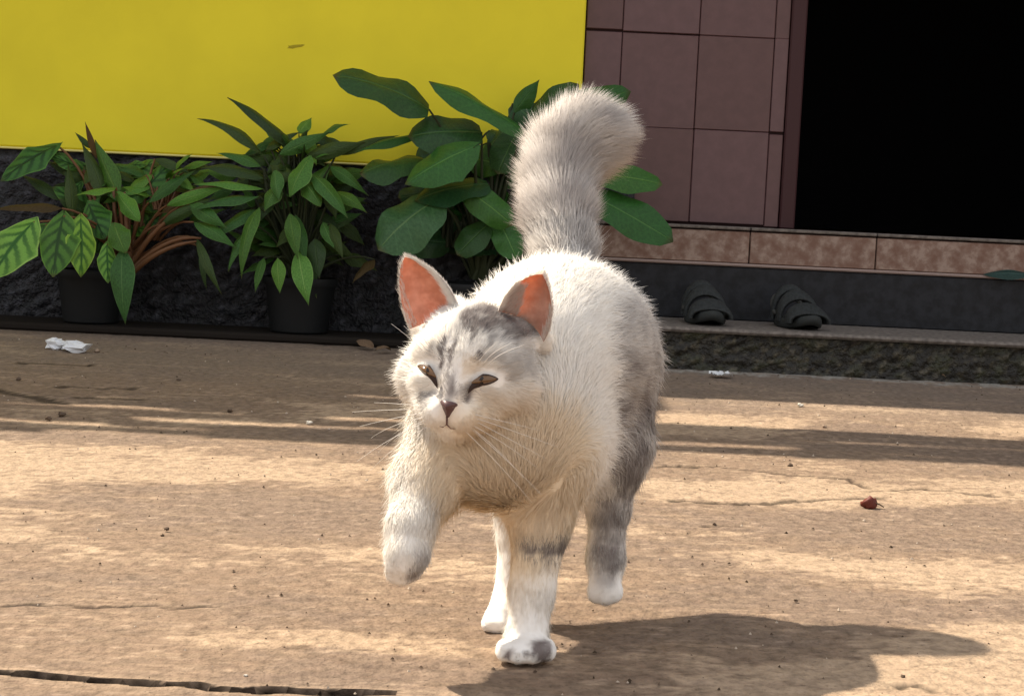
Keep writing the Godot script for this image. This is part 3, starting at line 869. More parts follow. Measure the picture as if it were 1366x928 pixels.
func crumple(at: Vector3, size: Vector3, sd: int) -> ArrayMesh:
	var st := SurfaceTool.new()
	st.begin(Mesh.PRIMITIVE_TRIANGLES)
	var g := RandomNumberGenerator.new()
	g.seed = sd
	var P := []
	for q in 7:
		var ph := PI * q / 6.0
		for k in 9:
			var th := TAU * (k + 0.5 * (q % 2)) / 9.0
			var m := g.randf_range(0.62, 1.25)
			P.append(at + Vector3(0, size.y * 0.75, 0) + Vector3(sin(ph) * cos(th), cos(ph) * 0.9, sin(ph) * sin(th)) * size * m)
	for q in 6:
		for k in 9:
			var a := q * 9 + k
			var b := q * 9 + (k + 1) % 9
			tri(st, P[a], P[b], P[a + 9], at + Vector3(0, size.y * 0.75, 0))
			tri(st, P[b], P[b + 9], P[a + 9], at + Vector3(0, size.y * 0.75, 0))
	return st.commit()

func scrap(at: Vector3, w: float, d: float, hgt: float, sd: int, out: Array) -> ArrayMesh:
	var P := PackedVector3Array()
	var nn := FastNoiseLite.new()
	nn.seed = sd; nn.frequency = 0.9
	var n := 9
	for j in n:
		for i in n:
			var u := float(i) / (n - 1) * 2.0 - 1.0
			var v := float(j) / (n - 1) * 2.0 - 1.0
			var a := atan2(v, u)
			var cut: float = 0.75 + 0.35 * nn.get_noise_2d(cos(a) * 2.0 + sd, sin(a) * 2.0)
			var y := hgt * (0.35 + absf(nn.get_noise_2d(u * 1.1 + 3.0, v * 0.9)) * 1.6)
			P.append(at + Vector3(u * w * cut, y, v * d * cut))
	return grid_mesh(P, n, n, Vector3.UP)

func litter() -> void:
	var paper := mat(Color(0.78, 0.80, 0.82), 0.8, 0.3)
	paper.cull_mode = BaseMaterial3D.CULL_DISABLED
	var p: Vector3 = Vector3(-0.9620, 0.0000, -3.4293)
	var t := thing("crumpled_paper", "crumpled white paper scrap on the yard before the left pot", "paper", p)
	part("torn_piece", crumple(Vector3(-1.0075, 0.0000, -3.4611), Vector3(0.022, 0.015, 0.02), 5), paper, t)
	part("torn_piece", crumple(Vector3(-0.9563, 0.0000, -3.4323), Vector3(0.036, 0.014, 0.028), 8), paper, t)
	p = Vector3(0.4621, 0.0000, -1.9720)
	t = thing("dried_seed_pod", "small dark red dried seed pod lying in the sun", "seed pod", p)
	part("husk", lump(p, Vector3(0.0095, 0.0075, 0.007), 12, 0.5), mat(Color(0.13, 0.026, 0.016), 0.6, 0.4), t)
	part("stalk", tube([p + Vector3(0.006, 0.006, 0), p + Vector3(0.013, 0.004, 0.002), p + Vector3(0.018, 0.001, 0.003)], [0.0012, 0.001, 0.0008]), M.timber, t)
	var stone_m := [mat(Color(0.62, 0.58, 0.5), 0.9, 0.3), mat(Color(0.12, 0.085, 0.06), 0.9, 0.3), mat(Color(0.34, 0.25, 0.18), 0.9, 0.3)]
	var spots := [
		[Vector3(0.5659, 0.0000, -3.0420), 0.008, 0, "white pebble on the sunlit strip near the mossy step"], [Vector3(0.4147, 0.0000, -2.2758), 0.006, 1, "dark crumb on the pale patch right of the cat"],
		[Vector3(-0.6988, 0.0000, -2.4366), 0.009, 1, "dark clod beside the shade edge at the left"], [Vector3(-0.7049, 0.0000, -2.3901), 0.007, 1, "smaller dark clod left of another clod at the shade edge"],
		[Vector3(-0.4614, 0.0000, -2.5801), 0.007, 1, "dark crumb in the shaded stripe left of the cat"], [Vector3(-0.3160, 0.0000, -2.4748), 0.008, 0, "pale pebble in the shade just left of the cat"],
		[Vector3(-0.9036, 0.0000, -2.8718), 0.007, 1, "dark lump in the shade at the far left"], [Vector3(-0.9116, 0.0000, -3.4375), 0.010, 2, "brown crumb just right of the paper scrap"],
		[Vector3(-0.1858, 0.0000, -1.1388), 0.0022, 0, "tiny white grain near the joint at the lower left"], [Vector3(-0.3549, 0.0000, -1.6353), 0.004, 1, "dark crumb on the open ground left of the raised paw"],
		[Vector3(-0.3528, 0.0000, -1.6051), 0.003, 1, "tiny dark crumb just below a larger one on open ground"], [Vector3(0.2775, 0.0000, -1.4519), 0.003, 1, "dark grain just above the cat's shadow"],
		[Vector3(0.3211, 0.0000, -1.2179), 0.0026, 1, "dark grain above the short crack at the lower right"], [Vector3(0.2446, 0.0000, -1.8055), 0.003, 1, "dark crumb right of the lifted hind paw"],
		[Vector3(0.5540, 0.0000, -2.7396), 0.006, 2, "brown crumb on the sunlit strip right of the cat"],
		[Vector3(-0.6315, 0.0000, -2.9783), 0.006, 1, "upright dark splinter-like crumb in the shade before the pots"],
	]
	for i in spots.size():
		var s = spots[i]
		var o := part("pebble", lump(Vector3.ZERO, Vector3(s[1] * 0.66, s[1] * 0.4, s[1] * 0.55), 30 + i, 0.6), stone_m[s[2]], self)
		o.position = s[0]
		tag(o, s[3], "pebble", "pebbles and crumbs on the yard")
	var st := SurfaceTool.new()
	st.begin(Mesh.PRIMITIVE_TRIANGLES)
	for i in 1100:
		var z := -0.9 - 2.8 * pow(rng.randf(), 1.3)
		var q := Vector3(rng.randf_range(-0.42, 0.42) * -z, 0.0, z)
		var e := rng.randf_range(0.0006, 0.0017) * (0.7 - 0.3 * z)
		st.set_color([Color(0.10, 0.07, 0.05), Color(0.16, 0.115, 0.085), Color(0.5, 0.41, 0.32), Color(0.07, 0.05, 0.035)][i % 4])
		var c4 := []
		for k in 4:
			c4.append(q + Vector3(cos(k * 1.57 + i) * e * rng.randf_range(0.6, 1.5), -0.0006, sin(k * 1.57 + i) * e))
		var pk := q + Vector3(0, e * rng.randf_range(0.5, 1.1), 0)
		for k in 4:
			tri(st, c4[k], c4[(k + 1) % 4], pk, q - Vector3(0, e, 0))
	var gm := mat(Color.WHITE, 0.95, 0.2)
	gm.vertex_color_use_as_albedo = true
	var grit := part("grit", st.commit(), gm, self)
	tag(grit, "fine grit and soil grains strewn over the whole yard", "grit")
	grit.set_meta("kind", "stuff")
	# white scraps and a dry leaf at the foot of the wall
	var o2 := part("paper_shred", scrap(Vector3.ZERO, 0.03, 0.03, 0.012, 15, []), paper, self)
	o2.position = Vector3(0.4755, 0.0000, -3.5427)
	tag(o2, "small white shred at the foot of the mossy step beside the cat", "paper")
	var dry := leaf_mat(1, Color(0.16, 0.10, 0.06), Color(0.24, 0.16, 0.10), Color(0.28, 0.19, 0.12), 0.8)
	for q in [["dry_leaf", Vector3(-0.3357, 0.0000, -3.7815), Vector3(-0.3875, 0.0000, -3.8798), 0.03, "curled dry brown leaf on the ground left of the cat's cheek"], ["dry_leaf", Vector3(-0.2926, 0.0000, -3.7637), Vector3(-0.3201, 0.0000, -3.6706), 0.025, "curled dry leaf right beside the cat's cheek"], ["dry_leaf", Vector3(1.0393, 0.0000, -3.7444), Vector3(1.0954, 0.0000, -3.7026), 0.03, "dry leaf litter at the foot of the mossy step, right"], ["dry_leaf", Vector3(1.0148, 0.0000, -3.8018), Vector3(1.0190, 0.0000, -3.6694), 0.02, "thin dry leaf left of other litter at the step's foot"]]:
		var a: Vector3 = q[1]
		var b: Vector3 = q[2]
		var o3 := part("dry_leaf", leaf_mesh(Vector3(0, 0.006, 0), b - a + Vector3(0, 0.012, 0), q[3], 0, 0.12, 0.4, 0.3), dry, self)
		o3.position = a
		tag(o3, q[4], "leaf", "dry leaves on the ground")
	var gl := leaf_mat(1, Color(0.012, 0.035, 0.03), Color(0.02, 0.06, 0.05), Color(0.12, 0.2, 0.18), 0.4)
	var a2: Vector3 = Vector3(1.1899, 0.2454, -4.0120)
	a2.y = 0.2475
	var b2: Vector3 = Vector3(1.3543, 0.2403, -4.0000)
	b2.y = 0.2475
	var o4 := part("green_leaf", leaf_mesh(Vector3.ZERO, b2 - a2, 0.03, 0, 0.06, 0.4, -0.2), gl, self)
	o4.position = a2
	tag(o4, "dark green leaf lying on the edge above the black riser at right", "leaf")

# ------------------------------------------------------------------ the cat
var HC: Vector3 = Vector3(-0.0313, 0.2314, -1.2150)
var HB := Basis(Vector3.UP, deg_to_rad(-14)) * Basis(Vector3.RIGHT, deg_to_rad(7)) * Basis(Vector3.BACK, deg_to_rad(-5))
var fV := PackedVector3Array()
var fN := PackedVector3Array()
var fC := PackedColorArray()
var fI := PackedInt32Array()
var sV := PackedVector3Array()
var sN := PackedVector3Array()
var sC := PackedColorArray()
var sI := PackedInt32Array()
const WHITE := Color(0.975, 0.945, 0.89)
const SMOKE := Color(0.20, 0.165, 0.155)

func hd(x: float, y: float, z: float) -> Vector3:
	return HC + HB * Vector3(x, y, z)

# bone: a, b, radius a, radius b, hair length, lift, strands per square metre (in thousands)
func body_bones() -> Array:
	return [
		[Vector3(0.0071, 0.1823, -1.2760), Vector3(0.0116, 0.2168, -1.3020), 0.0653, 0.0646, 0.019, 0.28, 420],     # chest
		[Vector3(0.0116, 0.2168, -1.3020), Vector3(0.0385, 0.2316, -1.3605), 0.0646, 0.0776, 0.016, 0.2, 420],
		[Vector3(0.0385, 0.2316, -1.3605), Vector3(0.0572, 0.2332, -1.4125), 0.0776, 0.0725, 0.016, 0.2, 420],      # loin
		[Vector3(0.0234, 0.1670, -1.3020), Vector3(0.0472, 0.1655, -1.3670), 0.0607, 0.0593, 0.020, 0.3, 420],     # belly
		[Vector3(-0.0075, 0.2078, -1.2630), Vector3(-0.0245, 0.2250, -1.2350), 0.0557, 0.0480, 0.020, 0.28, 600],    # neck
		[Vector3(-0.0028, 0.1610, -1.2500), Vector3(-0.0063, 0.1851, -1.2500), 0.0480, 0.0500, 0.021, 0.28, 600],     # breast
		# standing front leg
		[Vector3(0.0357, 0.1548, -1.2630), Vector3(0.0301, 0.1058, -1.2597), 0.0358, 0.0239, 0.015, 0.22, 600],
		[Vector3(0.0301, 0.1058, -1.2597), Vector3(0.0249, 0.0473, -1.2450), 0.0239, 0.0175, 0.008, 0.18, 1000],
		[Vector3(0.0249, 0.0473, -1.2450), Vector3(0.0228, 0.0154, -1.2350), 0.0175, 0.0160, 0.008, 0.22, 1200],
		[Vector3(0.0225, 0.0087, -1.2350), Vector3(0.0225, 0.0069, -1.2220), 0.0175, 0.0135, 0.006, 0.25, 1500],
		[Vector3(0.0070, 0.0087, -1.2170), Vector3(0.0059, 0.0085, -1.2070), 0.0085, 0.0085, 0.0028, 0.2, 2200],
		[Vector3(0.0164, 0.0103, -1.2090), Vector3(0.0159, 0.0089, -1.2010), 0.0090, 0.0088, 0.0028, 0.2, 2200],
		[Vector3(0.0276, 0.0108, -1.2090), Vector3(0.0276, 0.0095, -1.2010), 0.0090, 0.0088, 0.0028, 0.2, 2200],
		[Vector3(0.0377, 0.0102, -1.2170), Vector3(0.0382, 0.0101, -1.2070), 0.0085, 0.0085, 0.0028, 0.2, 2200],
		# raised front leg
		[Vector3(-0.0416, 0.1683, -1.2500), Vector3(-0.0605, 0.1383, -1.2250), 0.0400, 0.0280, 0.016, 0.22, 600],
		[Vector3(-0.0605, 0.1383, -1.2250), Vector3(-0.0702, 0.1099, -1.1850), 0.0260, 0.0175, 0.013, 0.25, 900],
		[Vector3(-0.0702, 0.1099, -1.1850), Vector3(-0.0719, 0.0906, -1.1720), 0.0170, 0.0160, 0.010, 0.25, 1200],
		[Vector3(-0.0719, 0.0906, -1.1720), Vector3(-0.0729, 0.0804, -1.1760), 0.0155, 0.0115, 0.007, 0.25, 1500],
		[Vector3(-0.0803, 0.0835, -1.1660), Vector3(-0.0809, 0.0740, -1.1720), 0.0078, 0.0072, 0.0028, 0.2, 2200],
		[Vector3(-0.0727, 0.0834, -1.1630), Vector3(-0.0739, 0.0731, -1.1700), 0.0080, 0.0074, 0.0028, 0.2, 2200],
		[Vector3(-0.0663, 0.0865, -1.1660), Vector3(-0.0669, 0.0768, -1.1730), 0.0078, 0.0072, 0.0028, 0.2, 2200],
		# hind leg lifted (right of the picture)
		[Vector3(0.0790, 0.2105, -1.3930), Vector3(0.0885, 0.1542, -1.3670), 0.0512, 0.0363, 0.017, 0.22, 500],
		[Vector3(0.0885, 0.1542, -1.3670), Vector3(0.0911, 0.1017, -1.3638), 0.0344, 0.0201, 0.011, 0.2, 800],
		[Vector3(0.0911, 0.1017, -1.3638), Vector3(0.0904, 0.0537, -1.3540), 0.0177, 0.0158, 0.008, 0.22, 1100],
		[Vector3(0.0904, 0.0537, -1.3540), Vector3(0.0905, 0.0287, -1.3442), 0.0163, 0.0135, 0.006, 0.25, 1300],
		[Vector3(0.0819, 0.0288, -1.3423), Vector3(0.0821, 0.0245, -1.3410), 0.0077, 0.0075, 0.0028, 0.2, 2200],
		[Vector3(0.0903, 0.0285, -1.3397), Vector3(0.0905, 0.0235, -1.3384), 0.0079, 0.0077, 0.0028, 0.2, 2200],
		[Vector3(0.0988, 0.0296, -1.3423), Vector3(0.0990, 0.0253, -1.3410), 0.0077, 0.0075, 0.0028, 0.2, 2200],
		# hind leg on the ground (behind the standing front leg)
		[Vector3(0.0229, 0.2004, -1.3995), Vector3(0.0091, 0.1381, -1.3605), 0.0473, 0.0345, 0.016, 0.22, 400],
		[Vector3(0.0091, 0.1381, -1.3605), Vector3(0.0121, 0.0745, -1.3475), 0.0307, 0.0183, 0.010, 0.2, 700],
		[Vector3(0.0121, 0.0745, -1.3475), Vector3(0.0089, 0.0188, -1.3313), 0.0159, 0.0145, 0.006, 0.16, 1000],
		[Vector3(0.0089, 0.0188, -1.3313), Vector3(-0.0012, 0.0055, -1.3098), 0.0145, 0.0132, 0.004, 0.14, 1300],
		[Vector3(-0.0068, 0.0056, -1.3059), Vector3(-0.0086, 0.0050, -1.3007), 0.0076, 0.0074, 0.0028, 0.2, 2200],
		[Vector3(0.0015, 0.0058, -1.3020), Vector3(0.0009, 0.0049, -1.2981), 0.0078, 0.0076, 0.0028, 0.2, 2200],
		# tail
		[Vector3(0.0499, 0.2840, -1.4320), Vector3(0.0451, 0.3137, -1.4580), 0.0262, 0.0214, 0.022, 0.4, 900],
		[Vector3(0.0451, 0.3137, -1.4580), Vector3(0.0382, 0.3507, -1.4775), 0.0204, 0.0194, 0.027, 0.72, 1000],
		[Vector3(0.0382, 0.3507, -1.4775), Vector3(0.0364, 0.3831, -1.4970), 0.0185, 0.0184, 0.029, 0.72, 1000],
		[Vector3(0.0364, 0.3831, -1.4970), Vector3(0.0425, 0.4107, -1.5100), 0.0184, 0.0192, 0.030, 0.72, 1000],
		[Vector3(0.0425, 0.4107, -1.5100), Vector3(0.0598, 0.4274, -1.5165), 0.0192, 0.0183, 0.030, 0.72, 1000],
		[Vector3(0.0598, 0.4274, -1.5165), Vector3(0.0763, 0.4282, -1.5165), 0.0183, 0.0128, 0.030, 0.70, 1000],
		[Vector3(0.0487, 0.4024, -1.5100), Vector3(0.0747, 0.4167, -1.5165), 0.0156, 0.0110, 0.028, 0.70, 1000],
	]

func head_bones() -> Array:
	return [
		[hd(-0.005, 0.003, -0.012), hd(0.005, 0.003, -0.006), 0.0415, 0.0415, 0.011, 0.3, 1900],
		[hd(-0.026, -0.014, 0.002), hd(-0.020, -0.016, 0.012), 0.026, 0.022, 0.018, 0.30, 1500],
		[hd(0.026, -0.014, 0.002), hd(0.020, -0.016, 0.012), 0.026, 0.022, 0.018, 0.30, 1500],
		[hd(-0.005, 0.013, 0.009), hd(0.005, 0.011, 0.013), 0.029, 0.027, 0.0075, 0.3, 2200],
		[hd(-0.017, 0.014, 0.024), hd(-0.026, 0.010, 0.018), 0.0135, 0.013, 0.007, 0.3, 2400],
		[hd(0.017, 0.014, 0.024), hd(0.026, 0.010, 0.018), 0.0135, 0.013, 0.007, 0.3, 2400],
		[hd(0, 0.006, 0.030), hd(0, -0.017, 0.046), 0.0155, 0.0095, 0.0035, 0.14, 3000],
		[hd(-0.010, -0.029, 0.042), hd(-0.018, -0.028, 0.031), 0.0128, 0.0135, 0.005, 0.18, 2600],
		[hd(0.010, -0.029, 0.042), hd(0.018, -0.028, 0.031), 0.0128, 0.0135, 0.005, 0.18, 2600],
		[hd(0, -0.040, 0.036), hd(0, -0.038, 0.026), 0.0115, 0.014, 0.006, 0.22, 2400],
		[hd(0, -0.028, 0.016), hd(0, -0.026, 0.0), 0.024, 0.030, 0.017, 0.3, 1400],
		[hd(-0.020, -0.008, 0.026), hd(-0.022, -0.012, 0.022), 0.014, 0.015, 0.0075, 0.3, 2200],
		[hd(0.020, -0.008, 0.026), hd(0.022, -0.012, 0.022), 0.014, 0.015, 0.0075, 0.3, 2200],
		[hd(-0.044, 0.018, -0.022), hd(-0.024, 0.035, -0.022), 0.011, 0.011, 0.008, 0.25, 1500],
		[hd(0.044, 0.022, -0.022), hd(0.024, 0.036, -0.022), 0.011, 0.011, 0.008, 0.25, 1500],
	]

func cap_d(p: Vector3, b: Array) -> float:
	var a: Vector3 = b[0]
	var ab: Vector3 = b[1] - a
	var t := clampf((p - a).dot(ab) / maxf(ab.length_squared(), 1e-9), 0.0, 1.0)
	return p.distance_to(a + ab * t) - lerpf(b[2], b[3], t)

# surface nets over the cells near the bones' joined surface; appends to sV, sN, sI and returns the first new vertex
func skin(bones: Array, cell: float, k: float) -> int:
	var first := sV.size()
	var lo := Vector3.ONE * 1e9
	var hi := -lo
	for b in bones:
		for e in 2:
			lo = lo.min(b[e] - Vector3.ONE * (b[2 + e] + 0.02))
			hi = hi.max(b[e] + Vector3.ONE * (b[2 + e] + 0.02))
	var B := 8
	var bs := cell * B
	var cnt := Vector3i(((hi - lo) / bs).ceil())
	var gx := cnt.x * B + 2
	var gy := cnt.y * B + 2
	var half := bs * 0.87
	var at := {}
	var edges := PackedInt64Array()
	var N1 := B + 1
	var F := PackedFloat32Array()
	F.resize(N1 * N1 * N1)
	for bz in cnt.z:
		for by in cnt.y:
			for bx in cnt.x:
				var o := lo + Vector3(bx, by, bz) * bs
				var c := o + Vector3.ONE * (bs * 0.5)
				var ds := PackedFloat32Array()
				var dm := 1e9
				for b in bones:
					var d := cap_d(c, b)
					ds.append(d)
					dm = minf(dm, d)
				if dm > half + k or dm < -half - k * 2.0:
					continue
				var A := PackedVector3Array()
				var AB := PackedVector3Array()
				var IL := PackedFloat32Array()
				var RA := PackedFloat32Array()
				var RB := PackedFloat32Array()
				var KB := PackedFloat32Array()
				for i in bones.size():
					if ds[i] < dm + 2.0 * half + k:
						var b = bones[i]
						var ab: Vector3 = b[1] - b[0]
						A.append(b[0]); AB.append(ab); IL.append(1.0 / maxf(ab.length_squared(), 1e-9)); RA.append(b[2]); RB.append(b[3] - b[2]); KB.append(minf(k, b[2] * (0.5 if b[2] > 0.0095 else 0.22)))
				var nbn := A.size()
				var id := 0
				for z in N1:
					for y in N1:
						for x in N1:
							var p := o + Vector3(x, y, z) * cell
							var v := 1e9
							for i in nbn:
								var pa := p - A[i]
								var t := clampf(pa.dot(AB[i]) * IL[i], 0.0, 1.0)
								var d := (pa - AB[i] * t).length() - RA[i] - RB[i] * t
								var df := absf(d - v)
								var kk := KB[i]
								if df < kk:
									var hh := (kk - df) / kk
									v = minf(v, d) - hh * hh * kk * 0.25
								elif d < v:
									v = d
							F[id] = v
							id += 1
				for z in B:
					for y in B:
						for x in B:
							var i0 := (z * N1 + y) * N1 + x
							var f0 := F[i0]
							var inside := f0 < 0.0
							var mixed := false
							var sum := Vector3.ZERO
							var m := 0
							var cf := [f0, F[i0 + 1], F[i0 + N1], F[i0 + N1 + 1], F[i0 + N1 * N1], F[i0 + N1 * N1 + 1], F[i0 + N1 * N1 + N1], F[i0 + N1 * N1 + N1 + 1]]
							for q in 8:
								if (cf[q] < 0.0) != inside:
									mixed = true
									break
							if not mixed:
								continue
							for q in 8:
								for ax in 3:
									var w := q | (1 << ax)
									if w == q:
										continue
									if (cf[q] < 0.0) != (cf[w] < 0.0):
										var t: float = cf[q] / (cf[q] - cf[w])
										var pv := Vector3(q & 1, (q >> 1) & 1, q >> 2)
										pv[ax] += t
										sum += pv
										m += 1
							var X := bx * B + x
							var Y := by * B + y
							var Z := bz * B + z
							var key := (Z * gy + Y) * gx + X
							at[key] = sV.size()
							sV.append(o + (Vector3(x, y, z) + sum / m) * cell)
							for ax in 3:
								var fo: float = cf[1 << ax]
								if (fo < 0.0) != inside:
									edges.append(key * 8 + ax * 2 + (1 if inside else 0))
	sN.resize(sV.size())
	for i in range(first, sV.size()):
		sN[i] = Vector3.ZERO
	var miss := 0
	var stp := [1, gx, gx * gy]
	for e in edges:
		var key := e / 8
		var ax := (e / 2) % 4
		var u: int = stp[(ax + 1) % 3]
		var w: int = stp[(ax + 2) % 3]
		var i0: int = at.get(key, -1)
		var i1: int = at.get(key - u, -1)
		var i2: int = at.get(key - u - w, -1)
		var i3: int = at.get(key - w, -1)
		if i0 < 0 or i1 < 0 or i2 < 0 or i3 < 0:
			miss += 1
			continue
		var od := Vector3.ZERO
		od[ax] = 1.0 if e % 2 == 1 else -1.0
		for tr in [[i0, i1, i2], [i0, i2, i3]]:
			var n := (sV[tr[2]] - sV[tr[0]]).cross(sV[tr[1]] - sV[tr[0]])
			if e % 2 == 1:
				n = -n
				sI.append(tr[0]); sI.append(tr[2]); sI.append(tr[1])
			else:
				sI.append(tr[0]); sI.append(tr[1]); sI.append(tr[2])
			sN[tr[0]] += n; sN[tr[1]] += n; sN[tr[2]] += n
	for i in range(first, sV.size()):
		sN[i] = sN[i].normalized()
	return first

func blob(p: Vector3, c: Vector3, r: float) -> float:
	return 1.0 - smoothstep(0.72, 1.1, p.distance_to(c) / r)

func box_blob(x: float, y: float, cx: float, cy: float, rx: float, ry: float) -> float:
	return 1.0 - smoothstep(0.55, 1.1, Vector2((x - cx) / rx, (y - cy) / ry).length())

func coat_body(p: Vector3) -> Color:
	var w := n3.get_noise_3dv(p) * 0.25 + nb.get_noise_3dv(p * 3.0) * 0.25
	var q := p + Vector3(w, w * 0.7, -w) * 0.02
	var g := 0.0
	for b in GREY:
		g = maxf(g, blob(q, b[0], b[1]) * b[2])
	var c := WHITE
	c = c.lerp(Color(0.86, 0.70, 0.47), 0.8 * blob(q, Vector3(-0.0013, 0.1325, -1.2400), 0.085))  # cream breast fur, with warm ground bounce painted in
	c = c.lerp(SMOKE, clampf(g * (0.85 + 2.2 * w), 0.0, 1.0))
	return c

var GREY := [
	[Vector3(0.1312, 0.2387, -1.3670), 0.050, 0.75], [Vector3(0.1372, 0.1904, -1.3605), 0.048, 0.85], [Vector3(0.1154, 0.2438, -1.3215), 0.052, 0.62], [Vector3(0.1209, 0.2016, -1.3150), 0.054, 0.8], [Vector3(0.1208, 0.1570, -1.3150), 0.042, 0.95], [Vector3(0.1161, 0.1240, -1.3377), 0.024, 1.0],
	[Vector3(0.1001, 0.2736, -1.3605), 0.032, 0.5], [Vector3(0.0506, 0.2610, -1.3215), 0.016, 0.35], [Vector3(0.0677, 0.2365, -1.3215), 0.014, 0.3],
	[Vector3(0.0980, 0.0931, -1.3410), 0.026, 0.8], [Vector3(0.0961, 0.0688, -1.3313), 0.026, 0.85], [Vector3(0.0916, 0.0492, -1.3248), 0.020, 0.6],
	[Vector3(0.0355, 0.0893, -1.2400), 0.011, 1.0], [Vector3(0.0235, 0.0887, -1.2400), 0.010, 0.8], [Vector3(0.0475, 0.0913, -1.2450), 0.011, 1.2], [Vector3(0.0129, 0.0846, -1.2400), 0.008, 0.6], [Vector3(0.0418, 0.0760, -1.2250), 0.014, 0.45], [Vector3(0.0459, 0.0532, -1.2250), 0.010, 0.35],
	[Vector3(0.0153, 0.0089, -1.2030), 0.0085, 0.95], [Vector3(0.0339, 0.0110, -1.2030), 0.0115, 1.1],
	[Vector3(-0.0526, 0.0919, -1.1600), 0.013, 0.6], [Vector3(-0.0599, 0.0757, -1.1620), 0.012, 0.7], [Vector3(-0.0440, 0.1307, -1.1800), 0.017, 0.35],
	[Vector3(0.0427, 0.3277, -1.4450), 0.075, 0.60], [Vector3(0.0407, 0.3864, -1.4775), 0.090, 0.58],
]

func coat_head(p: Vector3) -> Color:
	var l := HB.inverse() * (p - HC)
	var w := n3.get_noise_3dv(p * 1.6)
	var x := l.x + w * 0.003
	var y := l.y + w * 0.004
	var c := WHITE
	var g := 0.0
	if l.z > -0.03:
		g = maxf(g, 1.0 * box_blob(x, y, 0.012, 0.040, 0.022, 0.012))            # crown, towards the right ear
		g = maxf(g, 0.7 * box_blob(x, y, 0.036, 0.036, 0.016, 0.014))
		g = maxf(g, 0.9 * box_blob(x, y, 0.006, 0.030, 0.0028, 0.010))
		g = maxf(g, 0.5 * box_blob(x, y, 0.020, 0.028, 0.003, 0.007))
		g = maxf(g, 1.1 * box_blob(x, y, -0.012, 0.014, 0.0026, 0.013))         # forehead stripes
		g = maxf(g, 1.0 * box_blob(x, y, -0.005, 0.015, 0.0024, 0.012))
		g = maxf(g, 0.45 * box_blob(x, y, -0.019, 0.014, 0.002, 0.008))
		g = maxf(g, 0.9 * box_blob(x, y, 0.0145, 0.0165, 0.0028, 0.0045))
		g = maxf(g, 0.75 * box_blob(x, y, -0.003, -0.007, 0.010, 0.013))          # bridge of the nose
		g = maxf(g, 0.75 * box_blob(x, y, 0.011, -0.010, 0.006, 0.008))
		g = maxf(g, 0.7 * box_blob(x, y, -0.019, -0.019, 0.0055, 0.0055))
		g = maxf(g, 0.35 * box_blob(x, y, 0.024, 0.016, 0.010, 0.005))
		g = maxf(g, 0.35 * box_blob(x, y, 0.040, 0.010, 0.014, 0.014))
		c = c.lerp(Color(0.66, 0.50, 0.30), 0.5 * box_blob(x, y, 0.010, 0.010, 0.007, 0.008))
		c = c.lerp(Color(0.80, 0.64, 0.43), 0.75 * smoothstep(0.006, -0.030, l.y) * smoothstep(-0.02, 0.025, l.x))  # cream lower cheek, its warm bounce light painted into the coat
	c = c.lerp(SMOKE * 0.9, clampf(g * (1.0 + 0.5 * w), 0.0, 1.0))
	return c

func strand(p: Vector3, n: Vector3, d0: Vector3, d1: Vector3, len: float, wid: float, c0: Color, c1: Color) -> void:
	var mid := p + d0 * (len * 0.5)
	var tip := mid + d1 * (len * 0.5)
	var s := d0.cross(n)
	if s.length_squared() < 1e-8:
		s = Vector3.RIGHT
	s = s.normalized().rotated(d0, rng.randf_range(-0.8, 0.8)) * (wid * 0.5)
	var f := s.cross(d0)
	if f.dot(n) < 0.0:
		s = -s
	var i := fV.size()
	fV.append(p - s); fV.append(p + s); fV.append(mid - s * 0.75); fV.append(mid + s * 0.75); fV.append(tip)
	for k in 5:
		fN.append(n)
	var cm := c0.lerp(c1, 0.5)
	fC.append(c0); fC.append(c0); fC.append(cm); fC.append(cm); fC.append(c1)
	for k in [0, 1, 2, 1, 3, 2, 2, 3, 4]:
		fI.append(i + k)
	# front must agree with the normal
	var a := (fV[i + 2] - fV[i]).cross(fV[i + 1] - fV[i])
	if a.dot(n) < 0.0:
		var z := fI.size() - 9
		for t in 3:
			var sw := fI[z + t * 3 + 1]
			fI[z + t * 3 + 1] = fI[z + t * 3 + 2]
			fI[z + t * 3 + 2] = sw

